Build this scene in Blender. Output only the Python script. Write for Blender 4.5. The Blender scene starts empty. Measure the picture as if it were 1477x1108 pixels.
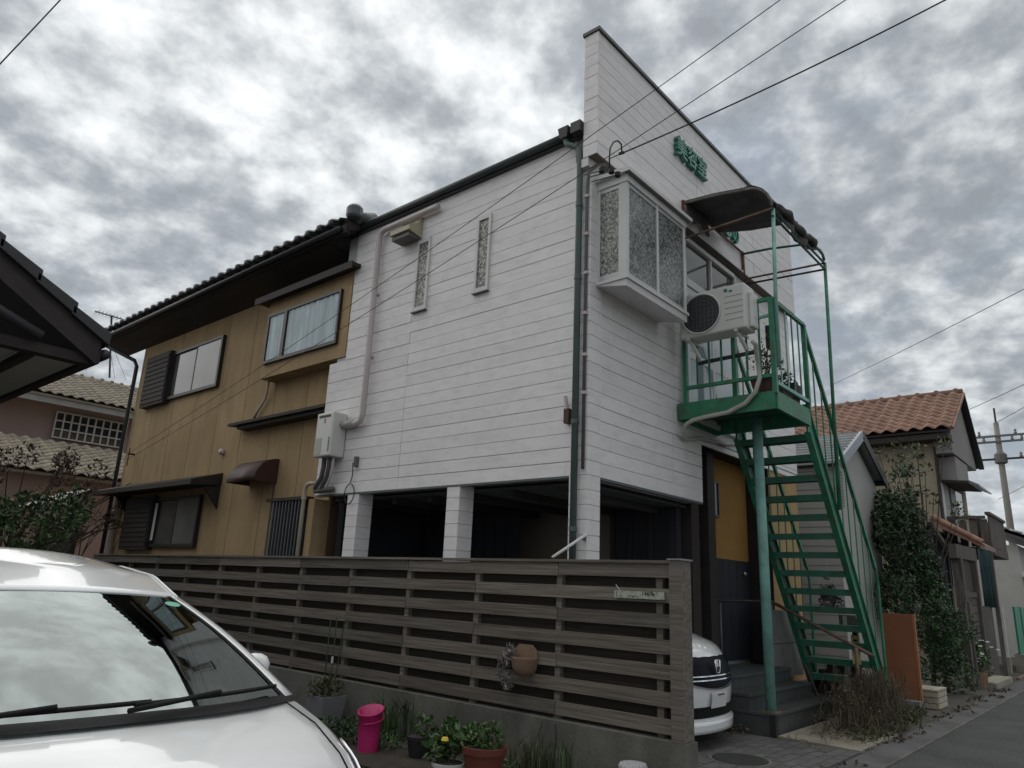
import bpy, math, random
import numpy as np
from mathutils import Vector, Matrix
random.seed(7); rng = np.random.default_rng(7)
S = bpy.context.scene
COL = S.collection
rad = math.radians

# ------------------------------------------------------------------ camera
F, CX, CY = 1046.12, 738.5, 554.0                      # focal length in photo pixels
YAW, PITCH, ROLL = rad(41.188), rad(15.580), rad(2.518)
CAM = np.array([-5.779, -4.038, 1.42])
_fw = np.array([math.cos(PITCH)*math.cos(YAW), math.cos(PITCH)*math.sin(YAW), math.sin(PITCH)])
_r = np.array([math.sin(YAW), -math.cos(YAW), 0.0]); _u = np.cross(_r, _fw)
_r2 = math.cos(ROLL)*_r + math.sin(ROLL)*_u; _u2 = -math.sin(ROLL)*_r + math.cos(ROLL)*_u
RM = np.array([_r2, -_u2, _fw])
def ray(px, py): return RM.T @ np.array([(px-CX)/F, (py-CY)/F, 1.0])
def P(px, py, **k):                                     # photo pixel -> point on the plane x=, y= or z=
    d = ray(px, py); ax, v = list(k.items())[0]; i = 'xyz'.index(ax)
    return tuple(CAM + d*(v-CAM[i])/d[i])
cd = bpy.data.cameras.new('camera'); cam = bpy.data.objects.new('camera', cd); COL.objects.link(cam)
cd.sensor_width = 36; cd.lens = F/1477*36; cd.clip_start = .05; cd.clip_end = 2000
cam.matrix_world = Matrix(((_r2[0], _u2[0], -_fw[0], CAM[0]), (_r2[1], _u2[1], -_fw[1], CAM[1]),
                           (_r2[2], _u2[2], -_fw[2], CAM[2]), (0, 0, 0, 1)))
S.camera = cam

# ------------------------------------------------------------------ sky, sun, exposure
SUN_EL, SUN_AZ = rad(52), rad(66)                       # azimuth measured from +X to +Y
SUNDIR = Vector((math.cos(SUN_EL)*math.cos(SUN_AZ), math.cos(SUN_EL)*math.sin(SUN_AZ), math.sin(SUN_EL)))
W = bpy.data.worlds.new('World'); S.world = W; W.use_nodes = True
nt = W.node_tree; N = nt.nodes; L = nt.links; N.clear()
def nd(t, **k):
    n = N.new(t)
    for a, b in k.items(): setattr(n, a, b)
    return n
def wmath(op, a, b=None):
    n = nd('ShaderNodeMath', operation=op)
    for i, v in enumerate((a, b)):
        if v is None: continue
        if isinstance(v, (int, float)): n.inputs[i].default_value = v
        else: L.new(v, n.inputs[i])
    return n.outputs[0]
sky = nd('ShaderNodeTexSky', sky_type='NISHITA', sun_disc=False, sun_elevation=SUN_EL, sun_rotation=math.pi/2-SUN_AZ)
tc = nd('ShaderNodeTexCoord'); sp = nd('ShaderNodeSeparateXYZ'); L.new(tc.outputs['Generated'], sp.inputs[0])
zc = wmath('ADD', wmath('MAXIMUM', sp.outputs[2], 0.0), 0.34)
cb = nd('ShaderNodeCombineXYZ'); L.new(wmath('DIVIDE', sp.outputs[0], zc), cb.inputs[0]); L.new(wmath('DIVIDE', sp.outputs[1], zc), cb.inputs[1])
def wnoise(scale, detail, rough, dist=0.0, off=0.0):
    m = nd('ShaderNodeMapping'); m.inputs['Location'].default_value = (off, off*.7, off*.3); L.new(cb.outputs[0], m.inputs[0])
    n = nd('ShaderNodeTexNoise'); n.inputs['Scale'].default_value = scale; n.inputs['Detail'].default_value = detail
    n.inputs['Roughness'].default_value = rough; n.inputs['Distortion'].default_value = dist
    L.new(m.outputs[0], n.inputs['Vector']); return n.outputs['Fac']
big = wnoise(2.8, 4, .52, 0.0, 3.1); mid = wnoise(11.0, 9, .56, 0.0, 7.7)
comb = wmath('ADD', wmath('MULTIPLY', big, .42), wmath('MULTIPLY', mid, .58))
# light that the thin cloud round the sun lets through
dv = nd('ShaderNodeVectorMath', operation='DOT_PRODUCT'); nv = nd('ShaderNodeVectorMath', operation='NORMALIZE')
L.new(tc.outputs['Generated'], nv.inputs[0]); L.new(nv.outputs[0], dv.inputs[0]); dv.inputs[1].default_value = SUNDIR
glow = wmath('POWER', wmath('MAXIMUM', dv.outputs['Value'], 0.0), 7.0)
comb2 = wmath('ADD', comb, wmath('MULTIPLY', glow, .02))
rp = nd('ShaderNodeValToRGB'); L.new(comb2, rp.inputs[0])
els = rp.color_ramp.elements
els[0].position = .40; els[0].color = (.27, .29, .31, 1); els[1].position = .65; els[1].color = (.80, .825, .83, 1)
for p_, c_ in ((.455, (.32, .345, .368, 1)), (.51, (.44, .465, .483, 1)), (.57, (.61, .635, .645, 1))):
    e = els.new(p_); e.color = c_
gm = nd('ShaderNodeMix', data_type='RGBA', blend_type='MULTIPLY'); gm.inputs[0].default_value = 1
gb = wmath('ADD', 1.0, wmath('MULTIPLY', glow, .22)); gc = nd('ShaderNodeCombineXYZ')
for i in range(3): L.new(gb, gc.inputs[i])
L.new(rp.outputs[0], gm.inputs[6]); L.new(gc.outputs[0], gm.inputs[7])
hz_ = nd('ShaderNodeMapRange'); hz_.inputs[1].default_value = .0; hz_.inputs[2].default_value = .22; hz_.inputs[3].default_value = .55; hz_.inputs[4].default_value = 0.0
L.new(sp.outputs[2], hz_.inputs[0])
hm = nd('ShaderNodeMix', data_type='RGBA'); L.new(hz_.outputs[0], hm.inputs[0]); L.new(gm.outputs[2], hm.inputs[6]); hm.inputs[7].default_value = (.54, .59, .64, 1)
bg1 = nd('ShaderNodeBackground'); bg1.inputs[1].default_value = .10; L.new(sky.outputs[0], bg1.inputs[0])
bg2 = nd('ShaderNodeBackground'); bg2.inputs[1].default_value = .82; L.new(hm.outputs[2], bg2.inputs[0])
thin = nd('ShaderNodeMapRange'); thin.inputs[1].default_value = .30; thin.inputs[2].default_value = .42; thin.inputs[3].default_value = .80; thin.inputs[4].default_value = .96
L.new(big, thin.inputs[0])
mx = nd('ShaderNodeMixShader'); L.new(thin.outputs[0], mx.inputs[0]); L.new(bg1.outputs[0], mx.inputs[1]); L.new(bg2.outputs[0], mx.inputs[2])
wo = nd('ShaderNodeOutputWorld'); L.new(mx.outputs[0], wo.inputs[0])
sl = bpy.data.lights.new('sun', 'SUN'); sl.energy = 1.5; sl.angle = rad(128); sl.color = (1, .96, .9)
so = bpy.data.objects.new('sun', sl); COL.objects.link(so); so.rotation_euler = SUNDIR.to_track_quat('Z', 'Y').to_euler()
S.view_settings.view_transform = 'Standard'; S.view_settings.look = 'None'; S.view_settings.gamma = 1
S.view_settings.use_curve_mapping = False; S.view_settings.exposure = 0.50

# ------------------------------------------------------------------ materials
MATS = {}
def M(name, col, rough=.6, var=.12, scale=3.0, metal=0.0, spec=.5, bump=0.0, bscale=40.0, stretch=(1, 1, 1), rnd=0.0,
      dirt=None, dirt_amt=0.0, dirt_scale=2.0, dirt_stretch=(1, 1, 1), coat=0.0, ior=None, streak=0.0, island=0.0):
    if name in MATS: return MATS[name]
    m = bpy.data.materials.new(name); m.use_nodes = True; t = m.node_tree; b = t.nodes['Principled BSDF']
    g = t.nodes.new('ShaderNodeNewGeometry')
    def noise(sc, st, det=5):
        mp = t.nodes.new('ShaderNodeMapping'); mp.inputs['Scale'].default_value = st; t.links.new(g.outputs['Position'], mp.inputs[0])
        n = t.nodes.new('ShaderNodeTexNoise'); n.inputs['Scale'].default_value = sc; n.inputs['Detail'].default_value = det; n.inputs['Roughness'].default_value = .6
        if rnd:
            oi = t.nodes.new('ShaderNodeObjectInfo'); mu = t.nodes.new('ShaderNodeMath'); mu.operation = 'MULTIPLY'; mu.inputs[1].default_value = 37
            t.links.new(oi.outputs['Random'], mu.inputs[0]); n.noise_dimensions = '4D'; t.links.new(mu.outputs[0], n.inputs['W'])
        t.links.new(mp.outputs[0], n.inputs['Vector']); return n.outputs['Fac']
    c = Vector(col)
    if var > 0 or rnd > 0:
        r = t.nodes.new('ShaderNodeMapRange'); r.inputs[1].default_value = .32; r.inputs[2].default_value = .68
        r.inputs[3].default_value = 1-var; r.inputs[4].default_value = 1+var; t.links.new(noise(scale, stretch), r.inputs[0]); v = r.outputs[0]
        if rnd:
            oi = t.nodes.new('ShaderNodeObjectInfo'); r2 = t.nodes.new('ShaderNodeMapRange'); r2.inputs[3].default_value = 1-rnd; r2.inputs[4].default_value = 1+rnd
            t.links.new(oi.outputs['Random'], r2.inputs[0]); mm = t.nodes.new('ShaderNodeMath'); mm.operation = 'MULTIPLY'
            t.links.new(v, mm.inputs[0]); t.links.new(r2.outputs[0], mm.inputs[1]); v = mm.outputs[0]
        vm = t.nodes.new('ShaderNodeVectorMath'); vm.operation = 'SCALE'; vm.inputs[0].default_value = c; t.links.new(v, vm.inputs['Scale']); co = vm.outputs[0]
        if dirt:
            mr = t.nodes.new('ShaderNodeMapRange'); mr.inputs[1].default_value = .47; mr.inputs[2].default_value = .68; mr.inputs[3].default_value = 0; mr.inputs[4].default_value = dirt_amt
            t.links.new(noise(dirt_scale, dirt_stretch, 8), mr.inputs[0]); mi = t.nodes.new('ShaderNodeMix'); mi.data_type = 'RGBA'
            t.links.new(mr.outputs[0], mi.inputs[0]); t.links.new(co, mi.inputs[6]); mi.inputs[7].default_value = (*dirt, 1); co = mi.outputs[2]
        if streak:
            mr = t.nodes.new('ShaderNodeMapRange'); mr.inputs[1].default_value = .50; mr.inputs[2].default_value = .72; mr.inputs[3].default_value = 1; mr.inputs[4].default_value = 1-streak
            t.links.new(noise(7, (1, 1, .10), 6), mr.inputs[0]); v2 = t.nodes.new('ShaderNodeVectorMath'); v2.operation = 'SCALE'; t.links.new(co, v2.inputs[0]); t.links.new(mr.outputs[0], v2.inputs['Scale']); co = v2.outputs[0]
        if island:
            mr = t.nodes.new('ShaderNodeMapRange'); mr.inputs[3].default_value = 1-island; mr.inputs[4].default_value = 1+island
            t.links.new(g.outputs['Random Per Island'], mr.inputs[0]); v2 = t.nodes.new('ShaderNodeVectorMath'); v2.operation = 'SCALE'; t.links.new(co, v2.inputs[0]); t.links.new(mr.outputs[0], v2.inputs['Scale']); co = v2.outputs[0]
        t.links.new(co, b.inputs['Base Color'])
    else: b.inputs['Base Color'].default_value = (*col, 1)
    b.inputs['Roughness'].default_value = rough; b.inputs['Metallic'].default_value = metal; b.inputs['Specular IOR Level'].default_value = spec
    b.inputs['Coat Weight'].default_value = coat; b.inputs['Coat Roughness'].default_value = .04
    if ior: b.inputs['IOR'].default_value = ior
    if bump:
        bn = t.nodes.new('ShaderNodeBump'); bn.inputs['Strength'].default_value = bump; bn.inputs['Distance'].default_value = .01
        t.links.new(noise(bscale, stretch), bn.inputs['Height']); t.links.new(bn.outputs[0], b.inputs['Normal'])
    MATS[name] = m; return m
def glass(name, tint=(.35, .42, .40), ior=1.6, rough=.0, bump=0.0, bscale=60):
    m = bpy.data.materials.new(name); m.use_nodes = True; t = m.node_tree; t.nodes.clear()
    fr = t.nodes.new('ShaderNodeFresnel'); fr.inputs[0].default_value = ior
    tr = t.nodes.new('ShaderNodeBsdfTransparent'); tr.inputs[0].default_value = (*tint, 1)
    gl = t.nodes.new('ShaderNodeBsdfGlossy'); gl.inputs['Roughness'].default_value = rough; gl.inputs[0].default_value = (.88, .97, .955, 1)
    mix = t.nodes.new('ShaderNodeMixShader'); o = t.nodes.new('ShaderNodeOutputMaterial')
    t.links.new(fr.outputs[0], mix.inputs[0]); t.links.new(tr.outputs[0], mix.inputs[1]); t.links.new(gl.outputs[0], mix.inputs[2]); t.links.new(mix.outputs[0], o.inputs[0])
    return m
white_sid = M('white_siding', (.80, .77, .762), .7, .05, 1.2, rnd=.022, streak=.05, dirt=(.46, .45, .45), dirt_amt=.27, dirt_scale=4.5, dirt_stretch=(1, 1, 3.2), bump=.25, bscale=70)
white_core = M('siding_joint', (.46, .45, .44), .9, .05)
trim_white = M('white_trim', (.62, .61, .60), .55, .06, 3)
flash_grey = M('lintel_flashing', (.10, .115, .12), .5, .1)
tan = M('tan_stucco', (.39, .275, .148), .9, .14, 1.0, rnd=.035, streak=.22, dirt=(.27, .18, .09), dirt_amt=.45, dirt_scale=1.3, dirt_stretch=(1, 1, .25), bump=.5, bscale=160)
tan_joint = M('tan_joint', (.10, .06, .03), .9, .05)
dark_wood = M('dark_brown_wood', (.028, .021, .018), .7, .25, 6, stretch=(1, .1, 1), bump=.2)
black_metal = M('black_metal', (.022, .022, .025), .5, .15)
kawara = M('grey_roof_tile', (.10, .105, .11), .45, .2, 5, rnd=.15)
green = M('green_paint', (.025, .20, .105), .5, .28, 4, dirt=(.085, .060, .035), dirt_amt=.62, dirt_scale=9, streak=.25, bump=.1, bscale=30)
greenlight = M('pale_green_paint', (.19, .40, .35), .5, .2, 4, dirt=(.12, .08, .05), dirt_amt=.4, dirt_scale=6)
green_dk = M('dark_green_paint', (.016, .085, .055), .6, .2, 4, dirt=(.07, .04, .025), dirt_amt=.4, dirt_scale=5)
rust = M('rusty_tube', (.16, .10, .075), .8, .35, 14)
grey_tube = M('worn_grey_tube', (.22, .22, .20), .6, .3, 12, dirt=(.14, .07, .04), dirt_amt=.8, dirt_scale=7)
canvas = M('black_canvas', (.095, .085, .085), .95, .3, 5, bump=.6, bscale=18)
spout_m = M('green_grey_pipe', (.072, .105, .10), .5, .12, 3)
pipe_w = M('white_pipe', (.52, .47, .45), .5, .08, 3)
pipe_c = M('cream_pipe', (.42, .37, .29), .5, .1, 3)
grey_pl = M('grey_plastic', (.12, .12, .12), .6, .1)
ac_white = M('appliance_white', (.62, .62, .58), .45, .04, 2)
ac_dark = M('appliance_dark', (.045, .045, .055), .6, .1)
beige_pl = M('beige_plastic', (.40, .36, .25), .5, .06)
fence_w = M('weathered_fence_wood', (.138, .119, .098), .9, .46, 4, stretch=(6, .45, 14), rnd=.27, bump=.5, bscale=4, dirt=(.16, .15, .14), dirt_amt=.5, dirt_scale=2.2, dirt_stretch=(1, .5, 3))
fence_back = M('brown_back_wood', (.036, .027, .022), .9, .4, 4, stretch=(6, .4, 14), rnd=.2)
conc = M('weathered_concrete', (.135, .130, .115), .92, .22, 2.2, dirt=(.055, .058, .045), dirt_amt=.75, dirt_scale=2.5, dirt_stretch=(1, 1, .4), bump=.5, bscale=40)
conc_l = M('pale_concrete', (.30, .27, .22), .9, .2, 1.6, dirt=(.15, .13, .09), dirt_amt=.7, dirt_scale=2, bump=.4, bscale=40)
conc_g = M('grey_concrete_block', (.20, .20, .195), .9, .14, 3, bump=.5, bscale=60, rnd=.06)
step_m = M('dark_step_tile', (.055, .062, .060), .7, .2, 3, bump=.2)
asph = M('asphalt', (.052, .053, .055), .9, .35, 1.6, bump=1.0, bscale=110, dirt=(.105, .105, .103), dirt_amt=.75, dirt_scale=42)
soil = M('soil', (.045, .036, .028), .95, .4, 6, bump=.8, bscale=30)
pave = M('paving_brick', (.105, .100, .098), .85, .2, 5, rnd=.14, bump=.4, bscale=60)
alu = M('aluminium_frame', (.45, .46, .46), .4, .06, 3, metal=.3)
bronze = M('bronze_frame', (.035, .032, .030), .4, .1, metal=.3)
def pebbly(name, c0, c1, sc, rough=.18):
    m = bpy.data.materials.new(name); m.use_nodes = True; t = m.node_tree; b_ = t.nodes['Principled BSDF']; g_ = t.nodes.new('ShaderNodeNewGeometry')
    n = t.nodes.new('ShaderNodeTexNoise'); n.inputs['Scale'].default_value = sc; n.inputs['Detail'].default_value = 3; n.inputs['Distortion'].default_value = .8; t.links.new(g_.outputs['Position'], n.inputs['Vector'])
    r = t.nodes.new('ShaderNodeValToRGB'); r.color_ramp.elements[0].position = .42; r.color_ramp.elements[0].color = (*c0, 1); r.color_ramp.elements[1].position = .60; r.color_ramp.elements[1].color = (*c1, 1)  # light and dark cells paint the sparkle of textured glass into its colour
    t.links.new(n.outputs['Fac'], r.inputs[0]); t.links.new(r.outputs[0], b_.inputs['Base Color']); b_.inputs['Roughness'].default_value = rough
    bn_ = t.nodes.new('ShaderNodeBump'); bn_.inputs['Strength'].default_value = .7; bn_.inputs['Distance'].default_value = .01; t.links.new(n.outputs['Fac'], bn_.inputs['Height']); t.links.new(bn_.outputs[0], b_.inputs['Normal'])
    MATS[name] = m; return m
frost = pebbly('frosted_glass', (.045, .045, .04), (.46, .45, .40), 42, .3)
pane_dk = M('dark_pane', (.04, .046, .05), .05, .05, 1, spec=1.0)
pane_gr = M('grey_pane', (.085, .09, .085), .08, .12, 1.2, spec=.8)
pane_bl = M('pale_pane', (.26, .31, .34), .06, .1, .7, spec=1.0)
curtain = M('lace_curtain', (.70, .76, .80), .9, .30, 16, stretch=(1, 1, .06))
signgreen = M('sign_green', (.015, .19, .125), .45, .18, 10, dirt=(.20, .42, .34), dirt_amt=.5, dirt_scale=18)
car_white = M('car_white_paint', (.78, .79, .79), .22, .0, coat=1.0)
car_black = M('car_black_plastic', (.008, .008, .009), .6, .1, spec=.2)
chrome = M('chrome', (.7, .7, .72), .1, 0, metal=1)
rubber = M('rubber', (.018, .018, .018), .85, .1)
alloy = M('alloy_rim', (.4, .4, .42), .3, .05, metal=.9)
seat_m = M('car_seat_cloth', (.06, .06, .065), .9, .15)
lamp_m = M('headlight_lens', (.42, .44, .46), .08, .1, 20, spec=1.0)
car_glass = glass('windscreen_glass', (.42, .50, .47), 3.0)
orange_t = M('orange_roof_tile', (.245, .135, .094), .65, .25, 3, rnd=.18)
cream_t = M('buff_roof_tile', (.27, .235, .18), .7, .22, 3, rnd=.15)
pinkw = M('pink_stucco', (.38, .28, .255), .9, .08, 1)
cream_w = M('cream_stucco', (.30, .26, .19), .9, .12, 1.2, bump=.3, bscale=80)
greyw = M('grey_stucco', (.26, .25, .24), .9, .08, 1)
wsid2 = M('pale_grey_siding', (.42, .41, .39), .8, .06, 1)
metalroof = M('ribbed_metal_roof', (.38, .40, .42), .45, .1, 2, metal=.3)
old_wood = M('old_grey_wood', (.105, .092, .081), .9, .4, 9, stretch=(2, 2, .25), rnd=.15, bump=.4, bscale=9)
terr = M('terracotta_board', (.25, .095, .045), .8, .12, 2.5)
pot_red = M('terracotta_red_pot', (.16, .04, .028), .6, .15, 6)
pot_pink = M('pink_plastic', (.50, .022, .15), .4, .1, 4)
pot_grey = M('grey_planter', (.20, .20, .21), .7, .1)
pot_white = M('white_planter', (.55, .55, .54), .5, .08)
pot_tan = M('tan_clay', (.23, .15, .10), .8, .2, 6)
brownred = M('maroon_metal', (.055, .025, .022), .5, .15)
pole_c = M('pole_concrete', (.20, .19, .17), .9, .15, 1.5)
wire_m = M('black_wire', (.012, .012, .014), .6, 0)
leafA = M('leaf_dark_green', (.030, .060, .022), .55, .55, 3.0, island=.55)
leafB = M('leaf_mid_green', (.050, .098, .028), .55, .5, 4.0, island=.55)
leafC = M('leaf_olive', (.075, .085, .034), .6, .5, 3.0, island=.55)
leafR = M('leaf_dry_reddish', (.085, .052, .042), .8, .5, 4, island=.55)
leafD = M('dry_weed', (.095, .075, .050), .9, .5, 6, island=.55)
leafG = M('grass_blade', (.055, .125, .028), .6, .45, 8, island=.55)
leafP = M('grey_dry_leaf', (.19, .165, .16), .9, .4, 8, island=.55)
petal_w = M('white_petal', (.7, .7, .68), .7, .05)
petal_y = M('yellow_petal', (.75, .55, .08), .6, .05)
bark = M('bark', (.06, .048, .038), .9, .3, 10)
curt_g = M('dark_green_cloth', (.012, .034, .036), .9, .2, 4, stretch=(1, 1, .2))
greenpanel = M('bright_green_panel', (.012, .21, .12), .5, .05)
crate_m = M('pale_crate_wood', (.40, .36, .28), .85, .2, 6, stretch=(1, .2, 1), rnd=.1)
paper = M('paper_label', (.50, .50, .44), .8, .1, 30)
paper_y = M('yellow_paper', (.48, .46, .16), .8, .1, 20)
ink = M('ink', (.03, .035, .03), .8, 0)
soffw = M('white_soffit', (.50, .50, .48), .8, .06)

# ------------------------------------------------------------------ geometry helpers
class MB:
    def __init__(s): s.v = []; s.f = []
    def add(s, vs, fs):
        o = len(s.v); s.v += [tuple(map(float, p)) for p in vs]; s.f += [tuple(i+o for i in q) for q in fs]; return s
    def box(s, x0, x1, y0, y1, z0, z1):
        return s.add([(x0,y0,z0),(x1,y0,z0),(x1,y1,z0),(x0,y1,z0),(x0,y0,z1),(x1,y0,z1),(x1,y1,z1),(x0,y1,z1)],
                     [(0,3,2,1),(4,5,6,7),(0,1,5,4),(1,2,6,5),(2,3,7,6),(3,0,4,7)])
    def beam(s, p, q, w, h, up=(0, 0, 1)):
        p = Vector(p); q = Vector(q); d = (q-p).normalized(); u = Vector(up)
        if abs(d.dot(u)) > .98: u = Vector((0, 1, 0))
        a = d.cross(u).normalized()*(w/2); b = a.cross(d).normalized()*(h/2); vs = []
        for c in (p, q): vs += [c-a-b, c+a-b, c+a+b, c-a+b]
        return s.add(vs, [(3,2,1,0),(4,5,6,7),(0,1,5,4),(1,2,6,5),(2,3,7,6),(3,0,4,7)])
    def tube(s, pts, r, n=8, cap=True):
        pts = [Vector(p) for p in pts]; rs = r if isinstance(r, (list, tuple)) else [r]*len(pts); vs = []; prev = None
        for i, p in enumerate(pts):
            d = (pts[min(i+1, len(pts)-1)]-pts[max(i-1, 0)])
            d = d.normalized() if d.length else Vector((0, 0, 1))
            if prev is None: a = d.orthogonal().normalized()
            else:
                a = prev - d*prev.dot(d); a = a.normalized() if a.length > 1e-6 else d.orthogonal().normalized()
            prev = a; b = d.cross(a)
            for k in range(n):
                t = 2*math.pi*k/n; vs.append(p+(a*math.cos(t)+b*math.sin(t))*rs[i])
        fs = [(i*n+k, i*n+(k+1) % n, (i+1)*n+(k+1) % n, (i+1)*n+k) for i in range(len(pts)-1) for k in range(n)]
        if cap: fs += [tuple(range(n-1, -1, -1)), tuple(range((len(pts)-1)*n, len(pts)*n))]
        return s.add(vs, fs)
    def lathe(s, c, prof, n=20, sx=1, sy=1):
        vs = [(c[0]+r*sx*math.cos(2*math.pi*k/n), c[1]+r*sy*math.sin(2*math.pi*k/n), c[2]+z) for r, z in prof for k in range(n)]
        fs = [(i*n+k, i*n+(k+1) % n, (i+1)*n+(k+1) % n, (i+1)*n+k) for i in range(len(prof)-1) for k in range(n)]
        fs += [tuple(range(n-1, -1, -1)), tuple(range((len(prof)-1)*n, len(prof)*n))]
        return s.add(vs, fs)
    def prism(s, pts, d):
        n = len(pts); d = Vector(d); vs = [Vector(p) for p in pts]; vs = vs+[p+d for p in vs]
        return s.add(vs, [tuple(range(n-1, -1, -1)), tuple(range(n, 2*n))]+[(i, (i+1) % n, n+(i+1) % n, n+i) for i in range(n)])
    def grid(s, rows):
        n = len(rows[0]); return s.add([p for r in rows for p in r],
            [(i*n+k, i*n+k+1, (i+1)*n+k+1, (i+1)*n+k) for i in range(len(rows)-1) for k in range(n-1)])
    def mesh(s, name, off=(0, 0, 0)):
        me = bpy.data.meshes.new(name); o = Vector(off)
        me.from_pydata([tuple(Vector(p)-o) for p in s.v], [], s.f); me.update(); return me
    def build(s, name, mat, parent=None, smooth=False, bevel=0, thick=0, fixn=False):
        r = parent
        while r is not None and r.parent is not None: r = r.parent
        me = s.mesh(name, r.location if r is not None else (0, 0, 0)); me.materials.append(mat)
        if fixn:
            import bmesh
            bm = bmesh.new(); bm.from_mesh(me); bmesh.ops.remove_doubles(bm, verts=bm.verts, dist=1e-5); bmesh.ops.recalc_face_normals(bm, faces=bm.faces); bm.to_mesh(me); bm.free()
        if smooth: me.shade_smooth()
        o = bpy.data.objects.new(name, me); COL.objects.link(o); o.parent = parent
        if thick: md = o.modifiers.new('thick', 'SOLIDIFY'); md.thickness = thick
        if bevel: md = o.modifiers.new('bevel', 'BEVEL'); md.width = bevel; md.segments = 2; md.limit_method = 'ANGLE'
        return o
def tag(o, label=None, cat=None, group=None, kind=None):
    if label: o['label'] = label
    if cat: o['category'] = cat
    if group: o['group'] = group
    if kind: o['kind'] = kind
    return o
def thing(name, loc, label, cat, group=None):
    o = bpy.data.objects.new(name, None); o.empty_display_size = .2; COL.objects.link(o); o.location = loc
    return tag(o, label, cat, group)
def struct(name, mb, mat, **k): return tag(mb.build(name, mat, **k), kind='structure')
_cube = {}
def piece(name, mat, parent, x0, x1, y0, y1, z0, z1):          # a box-shaped piece that shares one unit mesh per material
    if mat.name not in _cube:
        me = MB().box(-.5, .5, -.5, .5, -.5, .5).mesh('piece_'+mat.name); me.materials.append(mat); _cube[mat.name] = me
    o = bpy.data.objects.new(name, _cube[mat.name]); COL.objects.link(o); o.parent = parent
    r = parent
    while r is not None and r.parent is not None: r = r.parent
    b = r.location if r is not None else Vector()
    j_ = .0012 if name in ('siding_board', 'parapet_board') else 0
    o.location = Vector(((x0+x1)/2, (y0+y1)/2, (z0+z1)/2))-b+Vector((random.gauss(0, j_), random.gauss(0, j_), random.gauss(0, j_*.6))); o.scale = (abs(x1-x0), abs(y1-y0), abs(z1-z0)); return o
def B(name, mat, parent, x0, x1, y0, y1, z0, z1, bevel=0): return MB().box(min(x0,x1), max(x0,x1), min(y0,y1), max(y0,y1), min(z0,z1), max(z0,z1)).build(name, mat, parent, bevel=bevel)
def T(name, mat, parent, pts, r, n=8): return MB().tube(pts, r, n).build(name, mat, parent, smooth=True)
def arc(c, r, a0, a1, n, f): return [f(c, r, a0+(a1-a0)*i/n) for i in range(n+1)]
def copy_tree(o, parent=None):
    c = o.copy(); COL.objects.link(c); c.parent = parent
    for ch in list(o.children): copy_tree(ch, c)
    return c
def leaf_mesh(name, mat, parent, centers, radii, n, size, up=.3, aspect=2.0, fill=.55):
    """many small leaf faces spread through a set of ellipsoid clumps"""
    centers = np.array(centers, float); radii = np.array(radii, float)
    if radii.ndim == 1: radii = np.repeat(radii[:, None], 3, 1)
    w = (radii.prod(1))**(.67); idx = rng.choice(len(centers), n, p=w/w.sum())
    d = rng.normal(size=(n, 3)); d /= np.linalg.norm(d, axis=1)[:, None]
    pos = centers[idx]+d*radii[idx]*(fill+(1-fill)*rng.random(n)**.5)[:, None]*(1+.12*rng.normal(size=n))[:, None]
    a = rng.normal(size=(n, 3))+d*.6; a[:, 2] += up; a /= np.linalg.norm(a, axis=1)[:, None]
    b = np.cross(a, rng.normal(size=(n, 3))); b /= np.linalg.norm(b, axis=1)[:, None]
    s = size*(.6+.8*rng.random(n))[:, None]; l = a*s; wd = b*s/aspect
    c = np.cross(a, b)*s*.12
    v = np.stack([pos-l*.5, pos+wd*.5+c, pos+l*.5, pos-wd*.5+c], 1).reshape(-1, 3)
    v = v[:]; f = np.arange(4*n).reshape(-1, 4)
    mb = MB(); mb.v = [tuple(p) for p in v]; mb.f = [tuple(map(int, q)) for q in f]
    return mb.build(name, mat, parent)
def blades(name, mat, parent, c, sx, sy, n, h, w, lean=.35, kind=None):
    mb = MB()
    for i in range(n):
        x = c[0]+random.gauss(0, sx); y = c[1]+random.gauss(0, sy); hh = h*random.uniform(.5, 1.1); a = random.uniform(0, 6.28); le = random.uniform(.05, lean)*hh
        dx, dy = math.cos(a), math.sin(a); wx, wy = -dy*w/2, dx*w/2; z = c[2]
        m_ = (x+dx*le*.35, y+dy*le*.35, z+hh*.6); t_ = (x+dx*le*1.2, y+dy*le*1.2, z+hh*(1-.25*le/hh))
        mb.add([(x-wx, y-wy, z), (x+wx, y+wy, z), (m_[0]+wx*.8, m_[1]+wy*.8, m_[2]), (m_[0]-wx*.8, m_[1]-wy*.8, m_[2]), t_], [(0,1,2,3), (3,2,4)])
    o = mb.build(name, mat, parent)
    if kind: o['kind'] = kind
    return o
def twigs(mb, base, dirn, length, r, depth, spread=.6, out=None):
    base = Vector(base); d = Vector(dirn).normalized(); pts = [base]
    for i in range(3):
        d = (d+Vector((random.gauss(0, .16), random.gauss(0, .16), random.gauss(0, .1)))).normalized(); pts.append(pts[-1]+d*length/3)
    mb.tube(pts, [r, r*.85, r*.7, r*.5], 5, False)
    if out is not None and depth <= 1: out.append(pts[-1])
    if depth > 0:
        for k in range(random.choice((2, 3, 3))):
            j = random.choice((1, 2, 3)); nd_ = (d+Vector((random.gauss(0, spread), random.gauss(0, spread), random.gauss(.1, spread*.6)))).normalized()
            twigs(mb, pts[j], nd_, length*random.uniform(.55, .8), r*.55, depth-1, spread, out)

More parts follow.
